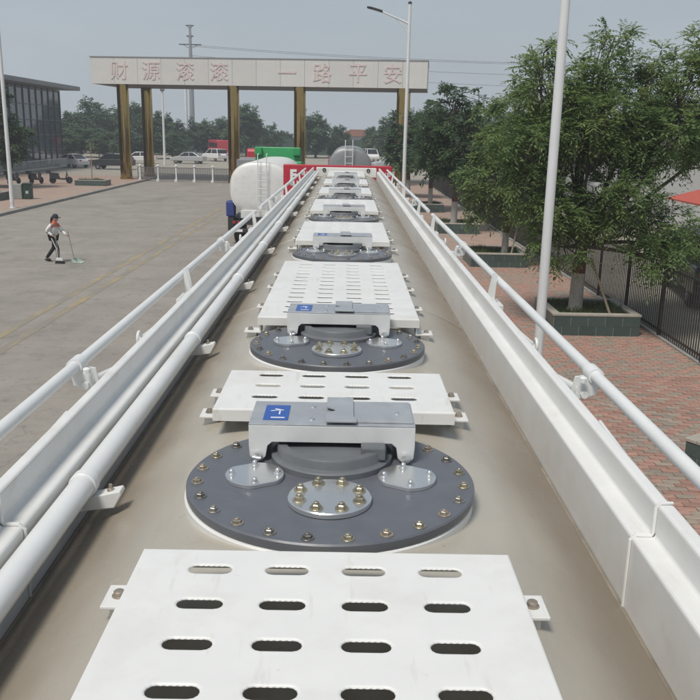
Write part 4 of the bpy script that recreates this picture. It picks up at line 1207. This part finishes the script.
# ------------------------------------------------------------------ background trees, hoarding, masts
far_l = []
for v in range(4):
    rg = random.Random(60 + v)
    lobes = [(0, 0, 3.4, 1.9, 1.9, 1.7), (-1.3, .2, 2.6, 1.5, 1.5, 1.3), (1.4, -.2, 2.8, 1.5, 1.5, 1.3), (.2, 0, 4.9, 1.3, 1.3, 1.2)]
    for k in range(4):
        lobes.append((rg.uniform(-1.6, 1.6), rg.uniform(-1, 1), rg.uniform(1.4, 5.0), rg.uniform(.7, 1.2), rg.uniform(.7, 1.2), rg.uniform(.6, 1.1)))
    me, cen = crown_mesh('crown', lobes, 2.6, 7, 6, .75, .42, .22, 70 + v, 'leaf_far', .5, .25)
    far_l.append((me, lobes, cen))
tm_far = MB().tube([(0, 0, -.1), (0.05, 0, 1.2), (0, .05, 3.2)], [.20, .16, .09], 8).tube([(0, 0, 1.2), (1.0, .2, 2.8)], [.09, .03], 6).tube([(0, 0, 1.3), (-1.0, -.1, 2.9)], [.09, .03], 6).mesh('trunk')
def far_tree(px, ptop, Y, sx=1.0, v=0, rot=0, label='', z=0):
    X, top = x_at(px, ptop, Y)
    s = top / 6.1
    root = empty('background_tree', (X, Y, z), rot); root.scale = (s * sx, s * sx, s)
    tag(root, label, 'tree', 'trees beyond the gate')
    link('crown', far_l[v][0], None, root); link('trunk', tm_far, 'bark', root, smooth=True)
far = [(70, 112, 150, 1.0, 'round tree at the corner of the glass building'), (90, 101, 152, 1.0, 'tall round tree between the glass building and the gate'), (112, 106, 155, 1.0, 'tree just left of the leftmost gate column'),
       (134, 104, 150, .9, 'tree between the two leftmost gate columns'), (160, 112, 150, 1.0, 'tree behind the short white camera mast'), (178, 122, 148, 1.1, 'low tree left of the tall monopole'),
       (204, 119, 152, 1.1, 'bushy tree right of the tall monopole'), (222, 118, 160, 1.0, 'tree just left of the second gate column'), (246, 105, 150, 1.0, 'tall tree right of the second gate column'),
       (272, 125, 158, .9, 'low loose tree left of the third gate column'), (316, 112, 150, 1.0, 'round tree right of the third gate column'), (338, 126, 155, .9, 'small tree before the tiled roof, left of it'),
       (371, 127, 165, .9, 'small round tree right of the tiled roof'), (392, 116, 150, 1.0, 'tree behind the right gate columns'), (416, 112, 140, 1.1, 'tree beyond the gate behind the dark roadside trees')]
for i, (px, pt, Y, sx, lab) in enumerate(far):
    far_tree(px, pt, Y, sx, i % 4, i * 1.7, lab)
low = [(80, 128, 132, 1.5), (104, 131, 130, 1.5), (126, 130, 128, 1.5), (150, 132, 130, 1.5), (172, 134, 132, 1.6), (64, 128, 128, 1.4)]
where = ('under the tall round tree', 'left of the leftmost column', 'behind the leftmost gate column', 'behind the rear left column', 'behind the silver sedan', 'at the glass building end')
for i, (px, pt, Y, sx) in enumerate(low):
    far_tree(px, pt, Y, sx, (i + 1) % 4, i * 2.1 + .5, 'low broad bushy tree ' + where[i])
far2 = [(190, 131, 172), (212, 130, 176), (236, 130, 174), (258, 132, 178), (284, 131, 180), (306, 130, 176), (428, 112, 150), (448, 108, 155), (470, 112, 150), (496, 110, 158), (520, 108, 150), (40, 110, 155), (14, 105, 150)]
w2 = ('behind the tall monopole', 'behind the red bus', 'behind the second gate column', 'above the white tanker', 'behind the third gate column', 'right of the third gate column, low', 'far behind the second roadside tree', 'far behind the pointed tree tops', 'far behind the light green tree', 'far behind the big tree, left side', 'far behind the white pole', 'behind the glass building roof, right', 'behind the glass building roof, left')
for i, (px, pt, Y) in enumerate(far2):
    far_tree(px, pt, Y, 1.3, i % 4, i * 1.3 + .9, 'distant tree ' + w2[i])
# the leafy tree in front of the glass building
root = empty('pavement_tree', (-25.2, 61.5, PAVE)); tag(root, 'dark leafy tree in front of the glass building at the left edge', 'tree')
lobl = [(0, 0, 4.2, 1.8, 1.8, 1.5), (-1.4, 0, 3.2, 1.4, 1.4, 1.2), (1.3, .2, 3.4, 1.3, 1.3, 1.2), (.2, 0, 6.0, 1.2, 1.2, 1.0), (.7, -.3, 2.3, 1.2, 1.2, .7), (-.9, -.3, 5.2, 1.0, 1.0, .9)]
me, cen = crown_mesh('crown', lobl, 6, 7, 7, .45, .26, .11, 91, 'leaf_dark', .45); link('crown', me, None, root)
tree_parts(root, 1.6, .15, lobl, cen, 91)
# tree at the right edge behind the fence
root = empty('yard_tree', (13.4, 27.5, .02)); tag(root, 'tree behind the iron fence at the right edge of the picture', 'tree')
loby = [(0, 0, 5.2, 1.8, 1.8, 1.3), (-1.2, 0, 4.4, 1.3, 1.3, 1.0), (1.2, .3, 4.6, 1.4, 1.4, 1.2), (.1, 0, 6.6, 1.1, 1.1, .9), (-.3, 0, 3.4, 1.2, 1.2, .7)]
me, cen = crown_mesh('crown', loby, 7, 8, 8, .45, .18, .07, 95, 'leaf_ash', .45); link('crown', me, None, root)
tree_parts(root, 2.2, .16, loby, cen, 95)

# green hoarding and tiled house at the far end
hd = empty('green_hoarding', (-8, 168, 0)); tag(hd, 'long dark green hoarding closing the far end of the lot', 'hoarding')
hm = MB().box((0, 0, 1.5), (2.94, .08, 3.0)).mesh('panel')
for k in range(26): link('panel', hm, 'hoarding_green', hd, (-40 + k * 3.0, 0, 0))
hp = MB().box((0, .08, 1.55), (.12, .12, 3.1)).mesh('post')
for k in range(27): link('post', hp, 'dark_metal', hd, (-41.5 + k * 3.0, 0, 0))
hs = empty('tiled_house', (3.5, 215, 0)); tag(hs, 'low house with a red-brown tiled roof beyond the hoarding', 'house')
MB().box((0, 0, 1.8), (11, 8, 3.6)).build('wall', 'pale_wall', hs)
MB().prism([(-6.2, 3.5), (-3.0, 5.1), (3.0, 5.1), (6.2, 3.5)], -4.6, 4.6).build('roof', 'roof_terracotta', hs)
for k in range(3): MB().box((-3.4 + 3.4 * k, -4.02, 2.2), (1.4, .06, 1.2)).build('window', 'car_glass', hs)
ws = empty('white_shed', (12.3, 190, 0)); tag(ws, 'small white flat-roofed shed beyond the hoarding by the right columns', 'shed')
MB().box((0, 0, 2.4), (5, 5, 4.8)).build('wall', 'pale_wall', ws); MB().box((0, 0, 4.9), (5.4, 5.4, .2)).build('roof', 'roof_grey', ws)
MB().box((0, -2.52, 2.2), (1.2, .06, 2.0)).build('door', 'dark_metal', ws)

# camera mast, white pole and tall monopole with cross-arms
cm = empty('camera_mast', (x_at(163, 112, 108)[0], 108, 0)); tag(cm, 'short white mast with a camera head between the left gate columns', 'mast')
MB().tube([(0, 0, 0), (0, 0, 9.0)], [.16, .12], 12).build('pole', 'pole_white', cm, smooth=True)
MB().lathe([(.22, 0), (.30, .15), (.30, .45), (.18, .6)], 14, (0, 0, 8.9)).build('camera_head', 'hub_grey', cm, smooth=True)
wp_ = empty('white_pole', (x_at(186, 105, 150)[0], 150, 0)); tag(wp_, 'slim white pole just left of the tall monopole', 'pole')
MB().tube([(0, 0, 0), (0, 0, 14.5)], [.28, .22], 12).build('shaft', 'pole_white', wp_, smooth=True)
MB().lathe([(.30, 0), (.30, .2), (.1, .35)], 12, (0, 0, 14.4)).build('cap', 'pole_white', wp_)
TX, TY = x_at(191, 70, 200)[0], 200
tw = empty('monopole_tower', (TX, TY, 0)); tag(tw, 'tall grey monopole tower with cross-arms rising behind the gate beam', 'tower')
MB().tube([(0, 0, 0), (0, 0, 17), (0, 0, 27)], [.62, .50, .22], 14).build('shaft', 'hub_grey', tw, smooth=True)
for z, w_ in ((22.8, 5.0), (24.6, 1.6), (26.8, 1.8)):
    MB().box((0, -.1, z), (w_, .18, .22)).tube([(0, 0, z - .9), (w_ * .35, -.1, z)], .06, 6).tube([(0, 0, z - .9), (-w_ * .35, -.1, z)], .06, 6).build('cross_arm', 'dark_metal', tw)
t2 = empty('power_pylon', (118, 205, 0)); tag(t2, 'grey power pole far right carrying the overhead lines', 'tower')
MB().tube([(0, 0, 0), (0, 0, 26)], [.6, .25], 12).build('shaft', 'hub_grey', t2, smooth=True)
for z in (16.5, 19.5, 22.5): MB().box((0, -.1, z), (5, .2, .25)).build('cross_arm', 'dark_metal', t2)
for i, (za, zb, dy) in enumerate(((22.6, 22.4, -1.8), (22.6, 22.4, 1.8), (20.4, 19.4, -1.2), (18.6, 16.4, 1.2))):
    pts = []
    for k in range(41):
        t = k / 40; pts.append((TX + (118 - TX) * t, TY + dy + 5 * t, za + (zb - za) * t - 4.2 * 4 * t * (1 - t) * .5))
    o = MB().tube(pts, .035, 5).build('overhead_cable', 'dark_metal')
    tag(o, ('uppermost near overhead power cable', 'uppermost far overhead power cable', 'middle overhead power cable', 'lowest overhead power cable')[i] + ' crossing the sky behind the gate', 'cable', 'overhead power cables')

# ------------------------------------------------------------------ the sweeper on the road
def skin_mesh(name, verts, edges, radii, root=0, sub=2):
    me = bpy.data.meshes.new('tmp'); bm = bmesh.new()
    ly = bm.verts.layers.skin.verify()
    bv = []
    for i, (p, r) in enumerate(zip(verts, radii)):
        v = bm.verts.new(p); v[ly].radius = (r, r) if not hasattr(r, '__len__') else r
        v[ly].use_root = (i == root); bv.append(v)
    for a, b in edges: bm.edges.new((bv[a], bv[b]))
    bm.to_mesh(me); bm.free()
    o = bpy.data.objects.new('tmp', me); COL.objects.link(o)
    sk = o.modifiers.new('s', 'SKIN'); sk.use_smooth_shade = True; sk.branch_smoothing = .4
    sb = o.modifiers.new('u', 'SUBSURF'); sb.levels = sub; sb.render_levels = sub
    dg = bpy.context.evaluated_depsgraph_get(); dg.update()
    out = bpy.data.meshes.new_from_object(o.evaluated_get(dg)); out.name = name
    bpy.data.objects.remove(o); bpy.data.meshes.remove(me)
    for p in out.polygons: p.use_smooth = True
    return out
ps = empty('person', (-9.93, 28.55, 0), R(-8)); tag(ps, 'person in a white and orange jacket, black trousers and dark cap sweeping the road', 'person')
# local axes: +x the way she walks, -y her right side (towards the camera)
J = dict(pel=(0, 0, .90), sp=(.015, 0, 1.06), ch=(.045, 0, 1.24), nk=(.075, 0, 1.37), hd=(.105, 0, 1.49),
         rsh=(.04, -.17, 1.30), rel=(-.13, -.22, 1.08), rwr=(.07, -.20, .93), rha=(.13, -.19, .90),
         lsh=(.05, .17, 1.30), lel=(.20, .20, 1.08), lwr=(.40, .12, .93), lha=(.46, .10, .91),
         rhp=(0, -.09, .86), rkn=(.16, -.09, .49), ran=(.17, -.09, .09), rto=(.35, -.10, .035),
         lhp=(0, .09, .86), lkn=(-.06, .09, .48), lan=(-.33, .09, .14), lto=(-.20, .10, .04))
def chain(names, edges, rad, rootname):
    ix = {n: i for i, n in enumerate(names)}
    return [J[n] for n in names], [(ix[a], ix[b]) for a, b in edges], [rad[n] for n in names], ix[rootname]
nm = ['pel', 'sp', 'ch', 'nk', 'rsh', 'rel', 'rwr', 'rha', 'lsh', 'lel', 'lwr', 'lha', 'rhp', 'rkn', 'ran', 'lhp', 'lkn', 'lan', 'hd']
ed = [('pel', 'sp'), ('sp', 'ch'), ('ch', 'nk'), ('nk', 'hd'), ('ch', 'rsh'), ('rsh', 'rel'), ('rel', 'rwr'), ('rwr', 'rha'), ('ch', 'lsh'), ('lsh', 'lel'), ('lel', 'lwr'), ('lwr', 'lha'), ('pel', 'rhp'), ('rhp', 'rkn'), ('rkn', 'ran'), ('pel', 'lhp'), ('lhp', 'lkn'), ('lkn', 'lan')]
rd = dict(pel=.115, sp=.10, ch=.12, nk=.045, hd=.07, rsh=.05, rel=.038, rwr=.026, rha=.03, lsh=.05, lel=.038, lwr=.026, lha=.03, rhp=.08, rkn=.055, ran=.038, lhp=.08, lkn=.055, lan=.038)
v, e_, r_, rt = chain(nm, ed, rd, 'pel')
link('body', skin_mesh('body', v, e_, r_, rt), 'skin', ps)
# head with face
hb = MB().lathe([(.02, -.115), (.055, -.10), (.072, -.05), (.080, .0), (.078, .05), (.06, .09), (.02, .112)], 20, (.115, 0, 1.50), 1.1, .92).build('head', 'skin', ps, smooth='all')
MB().lathe([(.012, -.02), (.016, -.01), (.006, .03)], 8, (.205, 0, 1.485)).build('nose', 'skin', hb, smooth='all')
for s in (-1, 1):
    MB().lathe([(.004, -.008), (.010, 0), (.004, .008)], 8, (.193, s * .03, 1.515)).build('eye', 'hair', hb)
    MB().lathe([(.006, -.03), (.018, 0), (.006, .03)], 8, (.115, s * .076, 1.49), 1, .5).build('ear', 'skin', hb)
MB().box((.192, 0, 1.445), (.012, .045, .010)).build('mouth', 'red_band', hb)
MB().lathe([(.086, -.02), (.092, .02), (.088, .07), (.06, .115), (.01, .13)], 20, (.112, 0, 1.515), 1.1, .95).prism([(.15, 1.535), (.29, 1.52), (.29, 1.51), (.15, 1.52)], -.07, .07).build('cap', 'cap_navy', ps, smooth=True)
link('hair', skin_mesh('hair', [(.05, 0, 1.55), (-.01, 0, 1.50), (-.04, 0, 1.41), (-.05, 0, 1.32)], [(0, 1), (1, 2), (2, 3)], [.07, .055, .045, .02], 0, 1), 'hair', ps)
# jacket: white body and sleeves, orange yoke
nj = ['sp', 'ch', 'pel', 'rsh', 'rel', 'rwr', 'lsh', 'lel', 'lwr']
ej = [('pel', 'sp'), ('sp', 'ch'), ('ch', 'rsh'), ('rsh', 'rel'), ('rel', 'rwr'), ('ch', 'lsh'), ('lsh', 'lel'), ('lel', 'lwr')]
rj = dict(pel=.145, sp=.135, ch=.15, rsh=.072, rel=.058, rwr=.043, lsh=.072, lel=.058, lwr=.043)
v, e_, r_, rt = chain(nj, ej, rj, 'sp')
jm = skin_mesh('jacket', v, e_, r_, rt)
jm.materials.append(M['jacket_white']); jm.materials.append(M['jacket_orange'])
for p in jm.polygons:
    c = p.center
    p.material_index = 1 if c.z > 1.20 and abs(c.y) < .20 else 0
jk = link('jacket', jm, None, ps)
MB().lathe([(.085, 1.33), (.075, 1.40), (.062, 1.405), (.06, 1.36)], 16, (.065, 0, 0)).build('collar', 'jacket_orange', ps, smooth=True)
for s, k, a in ((-1, 'rel', 'rwr'), (1, 'lel', 'lwr')):
    A, B = Vector(J[k]), Vector(J[a])
    MB().tube([A.lerp(B, .15), A.lerp(B, .3)], [.061, .058], 12).build('sleeve_stripe', 'stick_grey', jk, smooth=True)
nt_ = ['pel', 'rhp', 'rkn', 'ran', 'lhp', 'lkn', 'lan']
et = [('pel', 'rhp'), ('rhp', 'rkn'), ('rkn', 'ran'), ('pel', 'lhp'), ('lhp', 'lkn'), ('lkn', 'lan')]
rt_ = dict(pel=.13, rhp=.095, rkn=.072, ran=.060, lhp=.095, lkn=.072, lan=.060)
v, e_, r_, rt = chain(nt_, et, rt_, 'pel')
tr_ = link('trousers', skin_mesh('trousers', v, e_, r_, rt), 'trousers_black', ps)
hp_, kn_, an_ = Vector(J['rhp']), Vector(J['rkn']), Vector(J['ran'])
MB().tube([hp_ + Vector((.01, -.082, -.02)), kn_ + Vector((0, -.062, 0)), an_ + Vector((0, -.052, .03))], .016, 8).build('side_stripe', 'jacket_white', tr_, smooth=True)
for an, to, nm_, mm in (('ran', 'rto', 'shoe', 'shoe_white'), ('lan', 'lto', 'shoe', 'hair')):
    a, t = Vector(J[an]), Vector(J[to])
    heel = a + Vector((-.045, 0, -.045))
    ob = link(nm_, skin_mesh('shoe', [heel, (a + t) / 2 + Vector((0, 0, -.015)), t, a + Vector((0, 0, .02))], [(0, 1), (1, 2), (0, 3)], [.05, .052, .042, .048], 0, 2), mm, ps)
    d_ = (t - heel); 
    MB().tube([heel + Vector((-.04, 0, -.03)), (heel + t) / 2 + Vector((0, 0, -.032)), t + Vector((.04, 0, -.018))], [.028, .03, .024], 8).build('sole', 'rubber', ob)
# fingers closed round the handles
for hand, sd in ((Vector(J['rha']), -1), (Vector(J['lha']), 1)):
    for k in range(5):
        L_ = (.055, .065, .07, .062, .05)[k]
        base = hand + Vector((.012, sd * 0 + (k - 2) * .0, .028 - .018 * k))
        if k == 0:
            pts = [hand + Vector((0, -sd * .015, .02)), hand + Vector((.03, -sd * .03, .025)), hand + Vector((.05, -sd * .01, .015))]
        else:
            pts = [hand + Vector((.01, sd * .02, .028 - .018 * k)), hand + Vector((.045, sd * .022, .026 - .018 * k)), hand + Vector((.055, -sd * .012, .024 - .018 * k)), hand + Vector((.03, -sd * .018, .022 - .018 * k))]
        MB().tube(pts, [.010] + [.009] * (len(pts) - 2) + [.007], 6).build('finger', 'skin', ps, smooth='all')
def wpt(p): return ps.matrix_world @ Vector(p)
bro = empty('dustpan', (-9.93, 28.55, 0), R(-8)); tag(bro, 'pale green long-handled dustpan held out in front of the sweeper', 'dustpan')
lh = Vector(J['lha']) + Vector((.035, 0, .06))
MB().tube([lh + Vector((-.02, 0, .08)), (.66, .06, .14)], .013, 8).build('handle', 'stick_grey', bro, smooth=True)
MB().prism([(.62, .16), (.66, .16), (.66, .02), (.95, .012), (.95, .004), (.62, .004)], -.10, .22).build('pan', 'pan_green', bro, bevel=.004)
for yy in (-.10, .215):
    MB().prism([(.63, .15), (.68, .15), (.94, .04), (.94, .01), (.63, .01)], yy, yy + .006).build('pan_side', 'pan_green', bro)
bb = empty('hand_broom', (-9.93, 28.55, 0), R(-8)); tag(bb, 'short broom with white head held low by the sweeper', 'broom')
rh = Vector(J['rha']) + Vector((.035, 0, .04))
MB().tube([rh + Vector((-.03, 0, .12)), (.30, -.26, .20)], .012, 8).build('handle', 'stick_grey', bb, smooth=True)
MB().prism([(.20, .20), (.40, .18), (.43, .10), (.17, .10)], -.31, -.21).build('broom_head', 'shoe_white', bb, bevel=.01)
MB().prism([(.17, .10), (.43, .10), (.47, .005), (.14, .005)], -.30, -.22).build('bristles', 'rubber', bb)

# ------------------------------------------------------------------ summer haze
hz = bpy.data.materials.new('haze'); hz.use_nodes = True
hn = hz.node_tree; hn.nodes.clear()
ho = hn.nodes.new('ShaderNodeOutputMaterial'); hv = hn.nodes.new('ShaderNodeVolumePrincipled')
hv.inputs['Color'].default_value = (.86, .92, 1.0, 1)
hv.inputs['Density'].default_value = .0010
hv.inputs['Anisotropy'].default_value = .2
hn.links.new(hv.outputs[0], ho.inputs['Volume'])
hz.cycles.homogeneous_volume = True if hasattr(hz, 'cycles') and hasattr(hz.cycles, 'homogeneous_volume') else None
b = MB().box((0, 400, 15.5), (2000, 1900, 34)).build('haze', hz); b['kind'] = 'stuff'
tag(b, 'thin pale summer haze filling the air over the site', 'haze')
